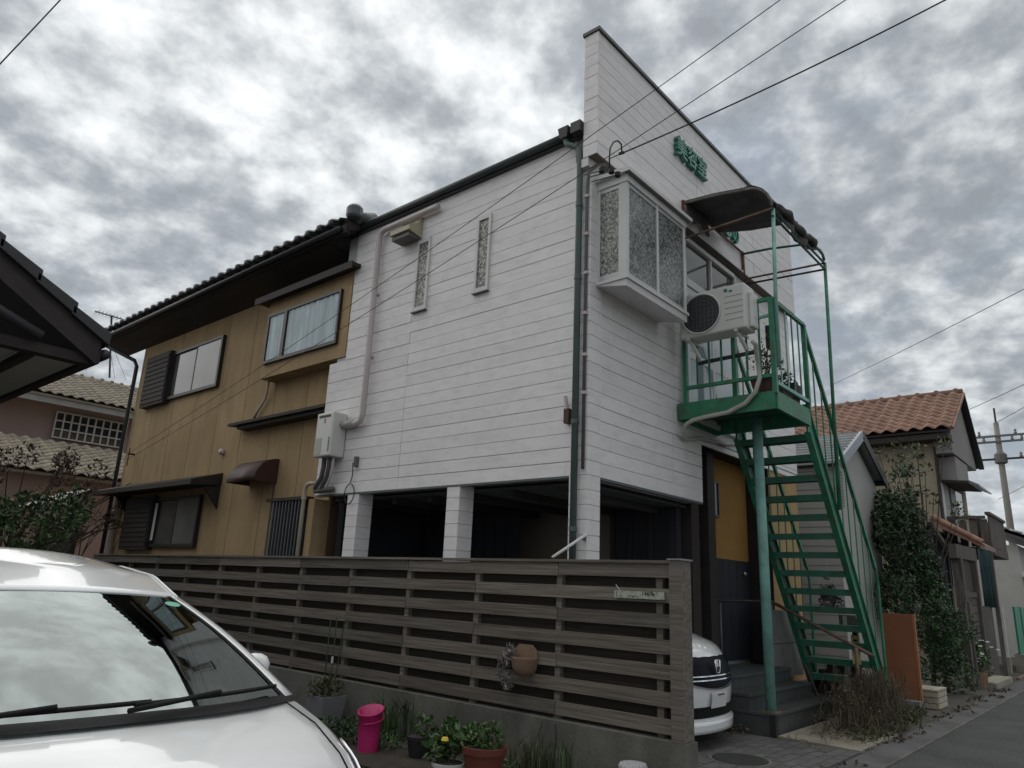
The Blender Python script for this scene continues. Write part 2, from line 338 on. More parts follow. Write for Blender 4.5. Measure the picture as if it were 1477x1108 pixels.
# ================================================================== SETTING
g = MB().box(-250, 400, -250, 400, -.5, 0); struct('ground', g, M('ground_dirt', (.085, .08, .072), .95, .25, .5, bump=.4))
rd = struct('road', MB().box(-120, 200, -8.2, -1.98, 0.0, .004), asph)
struct('gutter', MB().box(-120, 200, -1.98, -1.66, 0.0, .012), M('gutter_concrete', (.10, .10, .098), .9, .2, 2, dirt=(.05, .05, .045), dirt_amt=.7, dirt_scale=1.5, bump=.4))
tag(MB().box(-120, 200, -1.99, -1.965, 0.0, .017).build('road_edge', conc), kind='structure')
struct('driveway', MB().box(-7.5, -.84, -1.66, 9, 0, .006), M('driveway_concrete', (.095, .092, .088), .92, .2, 1.2, dirt=(.06, .055, .05), dirt_amt=.6, dirt_scale=1.1, bump=.4))
struct('planting_bed', MB().box(-1.75, -.845, -1.2, 8, 0, .03), soil)
fl = struct('forecourt', MB().box(-.66, 2.30, -1.66, 4.3, 0, .008), M('paving_joint', (.05, .05, .05), .95, .2))
y = -1.64; row = 0                                              # paving bricks of the forecourt
while y < .0:
    x = -.64 - (.11 if row % 2 else 0)
    while x < 2.28:
        x0 = max(x, -.65); x1 = min(x+.212, 2.29)
        if x1-x0 > .04: piece('paving_brick', pave, fl, x0, x1, y, y+.102, .002, .018+random.uniform(0, .004))
        x += .22
    y += .110; row += 1
ap = struct('apron', MB().prism([(2.40, -.80, 0), (2.32, -1.64, 0), (3.7, -1.64, 0), (4.3, -1.1, 0), (4.3, -.80, 0)], (0, 0, .03)), conc_l)
struct('verge', MB().box(2.32, 30, -1.66, 3, 0, .010), M('verge_ground', (.07, .065, .055), .95, .3, 2, bump=.6))
mh = thing('manhole_cover', (1.0, -1.0, .02), 'dark round iron manhole cover set in the grey brick paving', 'manhole cover')
MB().lathe((1.0, -1.0, .018), [(.24, 0), (.24, .010), (.215, .012), (.0, .012)], 32).build('cover', M('iron', (.025, .025, .026), .6, .3, 20, bump=.5, bscale=50), mh)
MB().lathe((1.0, -1.0, .018), [(.275, 0), (.275, .006), (.245, .0062), (.245, 0)], 32).build('rim', conc, mh)

# ================================================================== WHITE SALON BUILDING
XE = 5.75; PIT = .1441
sal = thing('salon_building', (2.9, 2.2, 0), 'white sided two storey building with carport below and tall flat parapet front', 'building')
core = MB().box(.02, 2.45, .02, 4.36, 2.505, 6.3).box(2.452, XE-.02, .405, 4.36, 0, 6.3).box(2.452, XE-.02, .02, .400, 3.31, 6.3)
core.build('wall', white_core, sal)
def course_z(k): return 2.5+k*PIT, 2.5+(k+1)*PIT-.006
for k in range(27):                                            # left wall boards
    z0, z1 = course_z(k)
    if z0 > 6.3: break
    z1 = min(z1, 6.32); yl = 4.50 if z1 < 4.46 else 4.135
    piece('siding_board', white_sid, sal, 0, .03, .212, 2.795, z0, z1)
    piece('siding_board', white_sid, sal, 0, .03, 2.802, yl, z0, z1)
for k in range(24):                                            # front wall boards
    z0, z1 = course_z(k); x0 = .212 if z1 < 3.25 or True else 0
    xr = 2.44 if z1 < 3.35 else XE
    if xr < 3: piece('siding_board', white_sid, sal, .212, 1.72, 0, .03, z0, z1); piece('siding_board', white_sid, sal, 1.727, 2.46, 0, .03, z0, z1)
    else: piece('siding_board', white_sid, sal, .212, 2.9, 0, .03, z0, z1); piece('siding_board', white_sid, sal, 2.907, XE, 0, .03, z0, z1)
for k in range(-17, 25):                                       # corner post, block by block
    z0, z1 = course_z(k); piece('corner_block', white_sid, sal, -.014, .205, -.014, .205, max(z0, .02), min(z1, 6.0))
for (y0, y1) in ((3.54, 3.77), (1.73, 1.93)):                  # carport columns
    for k in range(-17, 0):
        z0, z1 = course_z(k); piece('column_block', white_sid, sal, .005, .235, y0, y1, max(z0, .02), z1-.001)
    B('column_core', white_core, sal, .012, .228, y0+.007, y1-.007, 0, 2.5)
B('corner_core', white_core, sal, -.005, .198, -.005, .198, 0, 6.0)
B('lintel_flashing', flash_grey, sal, .001, .05, .21, 4.48, 2.476, 2.4985); B('lintel_flashing', flash_grey, sal, .21, 2.455, .001, .05, 2.476, 2.4985)
B('lintel_flashing', flash_grey, sal, 2.47, XE, .001, .05, 3.285, 3.305)
B('siding_end', white_sid, sal, 2.440, 2.468, .031, .40, 2.5, 3.30)
# carport interior
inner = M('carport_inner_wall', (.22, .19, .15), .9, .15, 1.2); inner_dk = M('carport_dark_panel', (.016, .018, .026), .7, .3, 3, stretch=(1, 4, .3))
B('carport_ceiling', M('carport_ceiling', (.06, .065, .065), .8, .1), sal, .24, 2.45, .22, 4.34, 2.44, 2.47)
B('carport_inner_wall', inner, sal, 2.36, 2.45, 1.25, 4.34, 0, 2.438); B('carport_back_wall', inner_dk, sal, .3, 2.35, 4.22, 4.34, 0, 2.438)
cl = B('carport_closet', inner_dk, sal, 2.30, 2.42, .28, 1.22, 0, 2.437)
for yy in (.34, .62, .92, 1.18): B('jamb', bronze, cl, 2.27, 2.299, yy-.03, yy+.03, 0, 2.43)
for k in range(6): B('ceiling_joist', dark_wood, sal, .25, 2.34, .5+k*.65, .56+k*.65, 2.36, 2.439)
B('storage_cupboard', M('cupboard_tan', (.17, .14, .10), .7, .1), sal, 2.0, 2.34, 3.0, 3.5, 0, 1.85)
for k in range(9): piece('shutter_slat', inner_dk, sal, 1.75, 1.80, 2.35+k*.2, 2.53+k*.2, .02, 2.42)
# parapet
PY = -.125; PX0 = -.085; PZ0 = 5.97; PZ1 = 7.56
MB().box(PX0+.02, XE-.01, PY+.02, .05, PZ0+.012, PZ1-.01).build('parapet_core', white_core, sal)
for k in range(11):
    z0 = PZ0+k*PIT; z1 = min(z0+PIT-.006, PZ1-.012)
    for a, b_ in ((PX0+.03, 2.28), (2.287, 4.1), (4.107, XE)): piece('parapet_board', white_sid, sal, a, b_, PY, PY+.03, z0, z1)
    piece('parapet_board', white_sid, sal, PX0, PX0+.028, PY-.004, .055, z0, z1)
B('parapet_cap', M('parapet_cap_metal', (.055, .058, .06), .5, .1), sal, PX0-.02, XE+.02, PY-.03, .075, PZ1-.008, PZ1+.035)
B('parapet_soffit', M('parapet_soffit', (.15, .125, .105), .8, .15, 3), sal, PX0+.01, XE-.02, PY+.008, -.002, PZ0-.006, PZ0+.0115)
B('parapet_post', trim_white, sal, PX0+.005, .19, -.008, .12, 5.86, PZ0-.008)
# roof edge and gutters
rf = MB().prism([(-.06, .15, 6.325), (-.06, .15, 6.39), (5.7, .15, 6.66), (5.7, .15, 6.58)], (0, 4.25, 0)).build('roof', M('dark_sheet_roof', (.03, .032, .035), .6, .1), sal)
MB().tube([(-.075, .32, 6.35), (-.075, 4.1, 6.36)], .045, 12).build('gutter', M('dark_gutter', (.045, .055, .055), .5, .15), rf, smooth=True)
B('fascia', black_metal, rf, -.055, -.005, .15, 4.12, 6.285, 6.322)
MB().prism([(-.15, .24, 6.29), (-.15, .34, 6.29), (-.16, .36, 6.42), (-.16, .22, 6.42)], (.13, 0, 0)).build('gutter_hopper', black_metal, rf)
MB().box(-.15, -.02, .06, .19, 6.30, 6.43).build('gutter_hopper', black_metal, rf)
dsp = thing('downspout', (-.065, .11, 0), 'long grey-green drainpipe down the white corner post', 'drainpipe')
MB().tube([(-.10, .29, 6.29), (-.10, .27, 6.22), (-.09, .19, 6.17), (-.07, .125, 6.13), (-.065, .11, 6.02), (-.065, .11, .02)], .034, 12).build('pipe', spout_m, dsp, smooth=True)
for z in (5.4, 4.55, 3.0, 1.95, 1.0): MB().lathe((-.065, .11, z), [(.040, 0), (.040, .045)], 12).build('collar', spout_m, dsp); B('clip', grey_pl, dsp, -.03, -.005, .10, .12, z+.01, z+.03)
cnd = thing('cable_conduit', (-.035, .03, 2.0), 'thin grey electric conduit clipped along the white corner post', 'conduit')
MB().tube([(.12, -.10, 5.93), (.03, -.06, 5.90), (-.03, .02, 5.80), (-.035, .03, 5.6), (-.035, .03, 2.55)], .017, 8).build('pipe', grey_pl, cnd, smooth=True)
for z in (5.5, 5.05, 4.6, 4.15, 3.7, 3.3): B('clip', pipe_w, cnd, -.055, -.010, .005, .055, z, z+.03)
# slim windows of the left wall
def slimwin(y0, y1, label):
    w = thing('slim_window', (-.02, (y0+y1)/2, 4.78), label, 'window', 'slim windows of the white wall')
    for a in ((y0, y0+.035, 4.775, 5.79), (y1-.035, y1, 4.775, 5.79)): B('frame', trim_white, w, -.03, .02, *a)
    for a in ((y0+.035, y1-.035, 4.775, 4.835), (y0+.035, y1-.035, 5.735, 5.79)): B('frame', trim_white, w, -.03, .02, *a)
    B('sill', flash_grey, w, -.045, .01, y0-.01, y1+.01, 4.762, 4.774)
    B('pane', frost, w, -.012, .02, y0+.035, y1-.035, 4.835, 5.735)
slimwin(2.52, 2.77, 'slim frosted window on the white wall nearest the vent hood')
slimwin(1.45, 1.68, 'slim frosted window on the white wall nearest the green drainpipe')
# vent hood, flue pipe, water heater
vh = thing('vent_hood', (-.1, 3.2, 5.85), 'beige plastic vent hood high on the white wall', 'vent')
prof = [(-.005, 6.14), (-.03, 6.13), (-.06, 6.08), (-.10, 6.02), (-.19, 5.97), (-.24, 5.94), (-.24, 5.875), (-.005, 5.83)]
MB().prism([(a, 2.72, b) for a, b in prof], (0, .38, 0)).build('hood', beige_pl, vh, fixn=True)
MB().box(-.22, -.03, 2.74, 3.08, 5.80, 5.842).build('grille', M('vent_grille', (.10, .095, .08), .6, .1), vh)
fp = thing('flue_pipe', (-.07, 3.6, 3.4), 'fat white flue pipe rising from the water heater to the eave', 'pipe')
a_ = P(545, 330, x=-.07); b_ = P(630, 294, x=-.07); c_ = P(523, 600, x=-.07)
MB().tube([(-.07, 3.93, 3.40), (-.07, 3.66, 3.40), (-.07, 3.57, 3.42), (-.07, 3.535, 3.50), (-.07, 3.54, 4.5), (-.07, 3.55, 6.04), (-.07, 3.53, 6.12), (-.07, 3.45, 6.155), (-.07, 2.42, 6.16), (-.07, 2.37, 6.16)], .041, 12).build('pipe', pipe_w, fp, smooth=True)
for pz in (5.2, 4.3): B('bracket', pipe_w, fp, -.06, -.002, 3.51, 3.57, pz, pz+.03)
MB().tube([(-.07, 3.93, 3.40), (-.07, 3.70, 3.40)], .058, 12).build('insulation', M('pipe_wrap', (.40, .38, .35), .8, .3, 20), fp, smooth=True)
wh = thing('water_heater', (-.12, 4.15, 2.98), 'white box gas water heater hung on the white wall', 'water heater')
B('case', ac_white, wh, -.24, -.01, 3.93, 4.30, 2.97, 3.57, bevel=.02)
B('exhaust_slot', ac_dark, wh, -.246, -.238, 3.99, 4.24, 3.50, 3.53)
B('panel', M('heater_panel', (.40, .42, .36), .6, .08), wh, -.245, -.239, 4.14, 4.27, 3.0, 3.22)
B('label', M('red_print', (.45, .16, .13), .7, 0), wh, -.244, -.239, 4.09, 4.12, 3.42, 3.48)
for k in range(9): piece('vent_slot', ac_dark, wh, -.243, -.239, 3.96, 3.99, 3.03+k*.022, 3.043+k*.022)
for i, (y0, y1) in enumerate(((4.20, 4.30), (4.08, 4.16), (4.0, 4.04))):
    MB().tube([(-.12, y0, 2.98), (-.12, y0, 2.85), (-.10, y0+.05, 2.72), (-.08, y1+.10, 2.58), (-.03, y1+.10, 2.55)], (.032, .032, .018)[i], 8).build('hose', (M('pipe_lagging', (.115, .11, .105), .85, .3, 20), MATS['pipe_lagging'], pipe_w)[i] if i else M('pipe_lagging', (.115, .11, .105), .85, .3, 20), wh, smooth=True)
MB().tube([(-.06, 4.42, 2.55), (-.06, 4.02, 2.555)], .035, 8).build('header_pipe', MATS['pipe_lagging'], wh, smooth=True)
# small fixtures on the wall
mc = thing('cable_bracket', (-.03, 3.62, 2.75), 'small grey cable bracket with a looped black wire on the white wall', 'bracket')
B('plate', grey_pl, mc, -.05, -.002, 3.60, 3.65, 2.83, 2.96)
lp = [(-.05, 3.66, 2.88), (-.03, 3.67, 2.72), (-.03, 3.70, 2.62)]+[(-.03, 3.70+.10*math.sin(t), 2.48+.13*math.cos(t)) for t in np.linspace(.2, 6.1, 16)]
MB().tube(lp, .007, 5).build('wire', wire_m, mc, smooth=True)
fh = thing('flag_holder', (-.03, .21, 3.1), 'small rusty flagpole holder beside the green drainpipe', 'holder')
B('socket', M('rusty_dark', (.07, .045, .035), .8, .3, 20), fh, -.07, -.002, .19, .25, 3.02, 3.17); MB().tube([(-.05, .22, 3.15), (-.06, .24, 3.30)], .02, 8).build('tube', pipe_w, fh)
pl_ = thing('white_rod', (-.03, .0, 1.9), 'white plastic rod leaning from the corner post down to the fence top', 'rod')
MB().tube([P(846, 771, x=-.03), P(797, 804, x=-.45)], .014, 8).build('rod', trim_white, pl_, smooth=True); B('hook', rust, pl_, -.04, -.012, -.01, .02, 1.87, 1.91)
dr = thing('drain_stack', (.25, 4.1, 0), 'grey vertical drain pipes standing in the carport beside the tan wall', 'pipes')
for i, yy in enumerate((4.10, 3.98)): MB().tube([(.30, yy, 0), (.30, yy, 2.46)], .035, 10).build('pipe', M('grey_pipe', (.16, .175, .18), .6, .1), dr, smooth=True)
MB().tube([(.45, 4.28, 0), (.45, 4.28, 2.46)], .03, 10).build('pipe', MATS['grey_pipe'], dr, smooth=True)
cp = thing('cream_pipe', (.02, 4.72, 0), 'cream plastic pipe elbowing down the tan wall below the water heater', 'pipe')
MB().tube([(-.02, 4.45, 2.66), (-.02, 4.62, 2.67), (-.02, 4.69, 2.65), (-.02, 4.72, 2.58), (-.02, 4.72, 0)], .028, 10).build('pipe', pipe_c, cp, smooth=True)
MB().lathe((-.02, 4.72, 2.45), [(.036, 0), (.036, .06)], 10).build('collar', pipe_c, cp)

# bay window on the front
by = thing('bay_window', (.75, -.2, 4.44), 'white boxed bay window with pebbled glass on the salon front', 'bay window')
bx0, bx1, byf = .10, 1.40, -.385
MB().prism([(bx0, -.002, 4.50), (bx0, byf, 4.42), (bx0, byf, 4.50), (bx0, -.002, 4.53)], (bx1-bx0, 0, 0)).build('base', trim_white, by, fixn=True)
B('sill', trim_white, by, bx0-.015, bx1+.015, byf-.02, -.003, 4.502, 4.535)
B('head', trim_white, by, bx0-.01, bx1+.01, byf-.015, -.003, 5.62, 5.70)
rfb = MB().prism([(bx0-.06, -.002, 5.80), (bx0-.06, byf-.07, 5.745), (bx0-.06, byf-.07, 5.702), (bx0-.06, -.002, 5.702)], (bx1-bx0+.12, 0, 0)).build('roof', trim_white, by, fixn=True)
for k in range(6): piece('soffit_rib', M('bay_soffit', (.26, .25, .24), .7, .1), rfb, bx0-.05, bx1+.05, byf-.065+k*.011, byf-.058+k*.011, 5.694, 5.701)
for (x0, x1, y0, y1) in ((bx0, bx0+.05, byf, byf+.10), (bx1-.05, bx1, byf, byf+.05), (.72, .76, byf-.004, byf+.045), (bx0, bx0+.045, -.05, -.003), (bx1-.045, bx1, -.05, -.003)):
    B('mullion', trim_white, by, x0, x1, y0, y1, 4.535, 5.62)
B('rail', alu, by, bx0+.05, .72, byf+.004, byf+.03, 4.535, 4.58); B('rail', alu, by, .76, bx1-.05, byf+.004, byf+.03, 4.535, 4.58)
B('rail', alu, by, bx0+.05, .72, byf+.004, byf+.03, 5.575, 5.62); B('rail', alu, by, .76, bx1-.05, byf+.004, byf+.03, 5.575, 5.62)
B('rail', alu, by, bx0+.004, bx0+.03, byf+.10, -.05, 4.535, 4.60); B('rail', alu, by, bx0+.004, bx0+.03, byf+.10, -.05, 5.57, 5.62)
pebble = pebbly('pebbled_glass', (.075, .08, .07), (.42, .42, .37), 38)
pebdk = pebbly('pebbled_glass_dark', (.05, .06, .058), (.26, .285, .27), 36)
B('pane', pebdk, by, bx0+.05, .72, byf+.012, byf+.020, 4.58, 5.575); B('pane', pebdk, by, .76, bx1-.05, byf+.014, byf+.022, 4.58, 5.575)
B('pane', pebble, by, bx0+.012, bx0+.020, byf+.10, -.05, 4.60, 5.57)
B('pane', pebdk, by, bx1-.020, bx1-.012, byf+.05, -.05, 4.60, 5.57)
B('interior', M('bay_interior', (.12, .12, .11), .9, .2), by, bx0+.06, bx1-.06, -.05, -.004, 4.54, 5.62)
# upper door with transom
ud = thing('sliding_door', (2.6, -.02, 3.5), 'white framed glass sliding door with transom at the stair landing', 'door')
for a in ((1.98, 2.04, 3.46, 5.86), (3.50, 3.56, 3.46, 5.86)): B('jamb', trim_white, ud, a[0], a[1], -.07, -.002, a[2], a[3])
for a in ((3.46, 3.52), (5.20, 5.30), (5.82, 5.88)): B('rail', trim_white, ud, 2.04, 3.50, -.075, -.002, *a)
for (x0, x1, yo) in ((2.05, 2.80, -.055), (2.76, 3.49, -.035)):
    lf = B('leaf_frame', trim_white, ud, x0, x0+.06, yo, yo+.018, 3.53, 5.19)
    B('stile', trim_white, lf, x1-.06, x1, yo, yo+.018, 3.53, 5.19); B('rail', trim_white, lf, x0+.06, x1-.06, yo, yo+.018, 3.53, 3.65); B('rail', trim_white, lf, x0+.06, x1-.06, yo, yo+.018, 5.10, 5.19); B('rail', trim_white, lf, x0+.06, x1-.06, yo, yo+.018, 4.25, 4.33)
    B('pane', pane_bl, lf, x0+.06, x1-.06, yo+.006, yo+.012, 3.65, 4.25); B('pane', pane_bl, lf, x0+.06, x1-.06, yo+.006, yo+.012, 4.33, 5.10)
B('mullion', trim_white, ud, 2.75, 2.80, -.06, -.002, 5.30, 5.82)
B('transom_pane', pane_gr, ud, 2.04, 2.75, -.03, -.02, 5.30, 5.82); B('transom_pane', pane_gr, ud, 2.80, 3.50, -.03, -.02, 5.30, 5.82)

# lettering
def text_mesh(name, body, mat, parent, size, loc, rot, extrude=.02, width=None):
    cu = bpy.data.curves.new(name, 'FONT'); cu.body = body; cu.size = size; cu.extrude = extrude; cu.offset = size*.018; cu.resolution_u = 3
    o = bpy.data.objects.new(name, cu); COL.objects.link(o)
    dg = bpy.context.evaluated_depsgraph_get(); me = bpy.data.meshes.new_from_object(o.evaluated_get(dg)); bpy.data.objects.remove(o); me.materials.clear(); me.materials.append(mat)
    xs = [v.co.x for v in me.vertices]
    if width and xs:
        k = width/(max(xs)-min(xs)); x0 = min(xs)
        for v in me.vertices: v.co.x = (v.co.x-x0)*k
    m = bpy.data.objects.new(name, me); COL.objects.link(m); m.parent = parent
    r = parent
    while r is not None and r.parent is not None: r = r.parent
    m.location = Vector(loc)-(r.location if r is not None else Vector()); m.rotation_euler = rot; return m
sg = thing('wall_sign', (2.2, PY-.04, 6.85), 'raised green kanji letters high on the white parapet', 'sign')
s0 = P(976, 225, y=PY-.05); s1 = P(1020, 262, y=PY-.05)
for i, ch in enumerate('美容室'): text_mesh('letter', ch, signgreen, sg, .31, (s0[0]+i*(s1[0]-s0[0])/3, PY-.035, 6.875), (rad(90), 0, 0), .03, (s1[0]-s0[0])/3*.96)
sg2 = thing('wall_sign', (3.4, PY-.04, 6.35), 'raised green kana letters on the parapet half hidden behind the torn canopy', 'sign')
s2 = P(1045, 335, y=PY-.05)
for i, ch in enumerate('しの'): text_mesh('letter', ch, signgreen, sg2, .30, (s2[0]+.02+i*.25, PY-.035, 6.30), (rad(90), 0, 0), .03, .20)
# service entrance: insulators and cable loop
ins = thing('cable_insulators', (.15, -.3, 5.75), 'three black insulators and a cable loop on the bay window roof', 'insulators')
ip = [P(868, 246, y=-.33), P(882, 247, y=-.36), P(891, 252, y=-.40)]
for q in ip:
    MB().lathe((q[0], q[1], q[2]-.03), [(.012, 0), (.03, .005), (.034, .02), (.026, .035), (.034, .05), (.012, .06)], 10).build('insulator', wire_m, ins, smooth=True)
    MB().tube([(q[0], q[1], q[2]), (q[0]+.02, -.06, q[2]+.05)], .008, 6).build('arm', grey_pl, ins)
an = P(897, 221, y=-.36); lp0 = P(879, 238, y=-.25)
pts = [P(a, b, y=-.28) for a, b in ((879, 243), (879, 228), (880, 214), (885, 205), (891, 203), (896, 208), (897, 219))]
MB().tube(pts, .009, 6).build('cable_loop', wire_m, ins, smooth=True)
MB().tube([P(893, 222, y=-.34), P(900, 220, y=-.38)], .018, 6).build('clamp', wire_m, ins)
MB().tube([P(880, 229, y=-.15), P(893, 223, y=-.34)], .006, 6).build('stay', wire_m, ins)

# ground floor entrance
ew = thing('entrance_wall', (4.0, .4, 0), 'ochre plaster entrance wall with dark boarded lower half under the stairs', 'wall')
ochre = M('ochre_plaster', (.36, .19, .05), .9, .12, 1.5, bump=.3, bscale=60)
B('plaster', ochre, ew, 3.22, 4.58, .36, .398, 1.90, 3.30)
B('plaster', ochre, ew, 2.47, 3.22, .371, .397, 2.2, 3.30)
for k in range(6): piece('panel', inner_dk, ew, 3.22+k*.227, 3.22+(k+1)*.227-.008, .345, .397, .60, 1.895)
B('slim_window', pane_gr, ew, 3.50, 3.60, .345, .359, 2.47, 2.90)
for a in ((3.47, 3.50, 2.44, 2.93), (3.60, 3.63, 2.44, 2.93), (3.50, 3.60, 2.44, 2.47), (3.50, 3.60, 2.90, 2.93)): B('window_frame', bronze, ew, a[0], a[1], .33, .359, a[2], a[3])
B('soffit', dark_wood, ew, 2.47, XE-.03, .035, .40, 3.255, 3.283)
MB().lathe((4.35, .335, 1.73), [(.0, -.03), (.03, -.02), (.035, 0), (.03, .02), (0, .03)], 12).build('knob', chrome, ew)
for (x0, x1) in ((2.46, 2.66), (2.92, 3.12)): B('post', dark_wood, ew, x0, x1, .16, .36, 0, 3.25)
B('dark_door', inner_dk, ew, 2.47, 3.22, .30, .369, .55, 2.2)
tr_ = thing('side_wall', (5.2, .05, 0), 'ochre plaster wall panel behind the lower green stair treads', 'wall')
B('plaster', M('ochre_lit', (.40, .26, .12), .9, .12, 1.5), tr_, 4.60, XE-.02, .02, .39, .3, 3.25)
B('return', dark_wood, tr_, 4.585, 4.598, .018, .395, .3, 3.25)
pw = thing('block_pier', (4.6, -.1, .4), 'grey concrete block pier beside the entrance steps', 'block pier')
for r_ in range(2):
    for c_ in range(3): piece('block', conc_g, pw, 4.12+c_*.35, 4.12+(c_+1)*.35-.008, -.12, .018, .41+r_*.43, .41+(r_+1)*.43-.008)
# entrance steps
es = thing('entrance_steps', (3.3, -.3, 0), 'dark tiled entrance steps beside the parked white van', 'steps')
for i, (y0, z1) in enumerate(((-.77, .237), (-.52, .405), (-.28, .56))):
    B('tread', step_m, es, 2.36+i*.002, 4.25, y0-.015, .34-i*.002, z1-.035, z1, bevel=.006)
    xx = 2.372+.004*i
    while xx < 4.2: piece('riser_tile', step_m, es, xx, min(xx+.145, 4.24), y0, y0+.2, (0, .238, .406)[i], z1-.036); xx += .15
    B('fill', step_m, es, 2.368+.004*i, 4.24-.004*i, y0+.02, .33-.004*i, 0.001+.002*i, z1-.04)
MB().box(2.355, 2.42, -.80, -.74, .015, .232).build('corner_guard', black_metal, es)
lw = thing('low_wall', (4.5, -1.0, 0), 'low dark concrete edging at the foot of the green stairs', 'wall')
B('wall', conc, lw, 4.26, 5.9, -1.02, -.15, 0, .20)
hr = thing('handrail', (4.2, -.6, .4), 'rusty brown pipe handrail beside the entrance steps', 'handrail')
h0 = P(1113, 868, x=4.19); h1 = P(1262, 948, x=4.2); h2 = P(1243, 1040, z=.05)
MB().tube([h0, h1], .022, 8).build('rail', rust, hr, smooth=True)
MB().tube([h2, (h2[0]+.0, h2[1], h0[2]+(h1[2]-h0[2])*(h2[1]-h0[1])/(h1[1]-h0[1]))], .022, 8).build('post', rust, hr, smooth=True)
MB().tube([h0, (h0[0], h0[1]+.03, .55)], .02, 8).build('post', rust, hr, smooth=True)
MB().tube([h0, (3.05, .18, 1.36)], .014, 8).build('upper_rail', bronze, hr, smooth=True); MB().tube([(3.2, .17, 1.35), (3.2, .17, .55)], .014, 8).build('post', grey_pl, hr, smooth=True)

# ================================================================== GREEN STAIR AND LANDING
st = thing('outdoor_staircase', (2.5, -.7, 0), 'green painted steel outdoor staircase and landing in front of the salon', 'staircase')
LX0, LX1, LY, LZ = 1.85, 2.88, -1.19, 3.60
B('landing_plate', green_dk, st, LX0+.02, LX1, LY+.02, -.03, LZ-.035, LZ-.008)
for (p, q) in (((LX0, LY, 0), (LX0, -.01, 0)), ((LX1, LY, 0), (LX1, -.01, 0)), ((LX0, LY, 0), (LX1, LY, 0)), ((LX0, -.03, 0), (LX1, -.03, 0))):
    z = LZ-.10; MB().beam((p[0], p[1], z), (q[0], q[1], z), .035, .20 if p[0] != q[0] or p[0] == LX0 else .18).build('landing_beam', green, st)
MB().beam((LX0+.5, LY+.02, LZ-.07), (LX0+.5, -.04, LZ-.07), .05, .07).build('joist', green_dk, st)
post = MB().tube([(2.505, -.70, .235), (2.505, -.70, LZ-.04)], .055, 16).build('support_post', greenlight, st, smooth=True)
B('base_plate', rust, post, 2.42, 2.59, -.785, -.615, .232, .248)
S0 = (2.86, 3.52); S1 = (5.18, .22); dzx = (S1[1]-S0[1])/(S1[0]-S0[0])
YI, YO = -.29, -1.17
for yy in (YO, YI):
    def xl(z_, o_): return S0[0]+(z_-S0[1]-o_)/dzx
    s_ = MB().prism([(S0[0], yy, S0[1]+.15), (S0[0], yy, S0[1]-.19), (xl(.2, -.19), yy, .2), (xl(.2, .15), yy, .2)], (0, .02, 0)).build('stringer', green if yy == YO else green_dk, st)
    for o_ in (.15, -.19): MB().beam((S0[0], yy+.01, S0[1]+o_), (xl(.2, o_), yy+.01, .2), .075, .014).build('flange', green, s_)
green_tr = M('tread_green_paint', (.024, .145, .092), .55, .25, 5, dirt=(.10, .085, .06), dirt_amt=.6, dirt_scale=9)
NT = 14
for i in range(1, NT+1):
    t = i/(NT+1); x = S0[0]+(S1[0]-S0[0])*t; z = S0[1]+(S1[1]-S0[1])*t+.02
    td = MB().prism([(x-.11, YO+.02, z), (x-.11, YO+.02, z-.078), (x-.105, YO+.02, z-.078), (x-.105, YO+.02, z-.006), (x+.125, YO+.02, z-.006), (x+.125, YO+.02, z-.06), (x+.13, YO+.02, z-.06), (x+.13, YO+.02, z)], (0, YI-YO-.02, 0)).build('tread', green_tr, st, fixn=True)
# railings
RZ = 4.68
for yy in (YO-.015, YI+.01):                                   # stair handrails
    a = (2.90, yy, RZ-.03); b = (5.10, yy, 1.86)
    ra = MB().beam(a, b, .04, .05).build('handrail', green, st)
    MB().tube([b, (5.17, yy, 1.66), (5.18, yy, .2)], .02, 8).build('newel', green, st)
    nb = 9
    for i in range(1, nb):
        t = i/nb; x = a[0]+(b[0]-a[0])*t; zt = a[2]+(b[2]-a[2])*t-.02
        zb = S0[1]+(x-S0[0])*dzx+.14
        MB().box(x-.012, x+.012, yy-.006, yy+.006, zb, zt).build('baluster', green, st)
for (x, y) in ((LX0+.0, LY), (LX1, LY), (LX0, -.12)):
    MB().box(x-.025, x+.025, y-.025, y+.025, LZ-.03, RZ).build('rail_post', green, st)
for (p, q, m) in (((LX0, LY, RZ), (LX1, LY, RZ), green), ((LX0, LY, LZ+.10), (LX1, LY, LZ+.10), greenlight), ((LX0, LY, RZ), (LX0, -.12, RZ+.005), green), ((LX0, LY, LZ+.18), (LX0, -.12, LZ+.18), green)):
    MB().beam(p, q, .04, .04).build('rail', m, st)
MB().beam((LX0, -.95, 4.29+.18), (LX0, LY, 4.29+.2), .03, .03).build('rail', greenlight, st)
for k in range(1, 5):
    x = LX0+(LX1-LX0)*k/5; MB().box(x-.012, x+.012, LY-.006, LY+.006, LZ+.11, RZ-.02).build('baluster', greenlight if k < 3 else green, st)
for k in range(1, 7):
    y = LY+(-.12-LY)*k/7; MB().box(LX0-.006, LX0+.006, y-.012, y+.012, LZ+.19, RZ-.02).build('baluster', green, st)
MB().box(LX1-.03, LX1+.03, -.32, -.26, LZ-.03, RZ).build('rail_post', green, st)

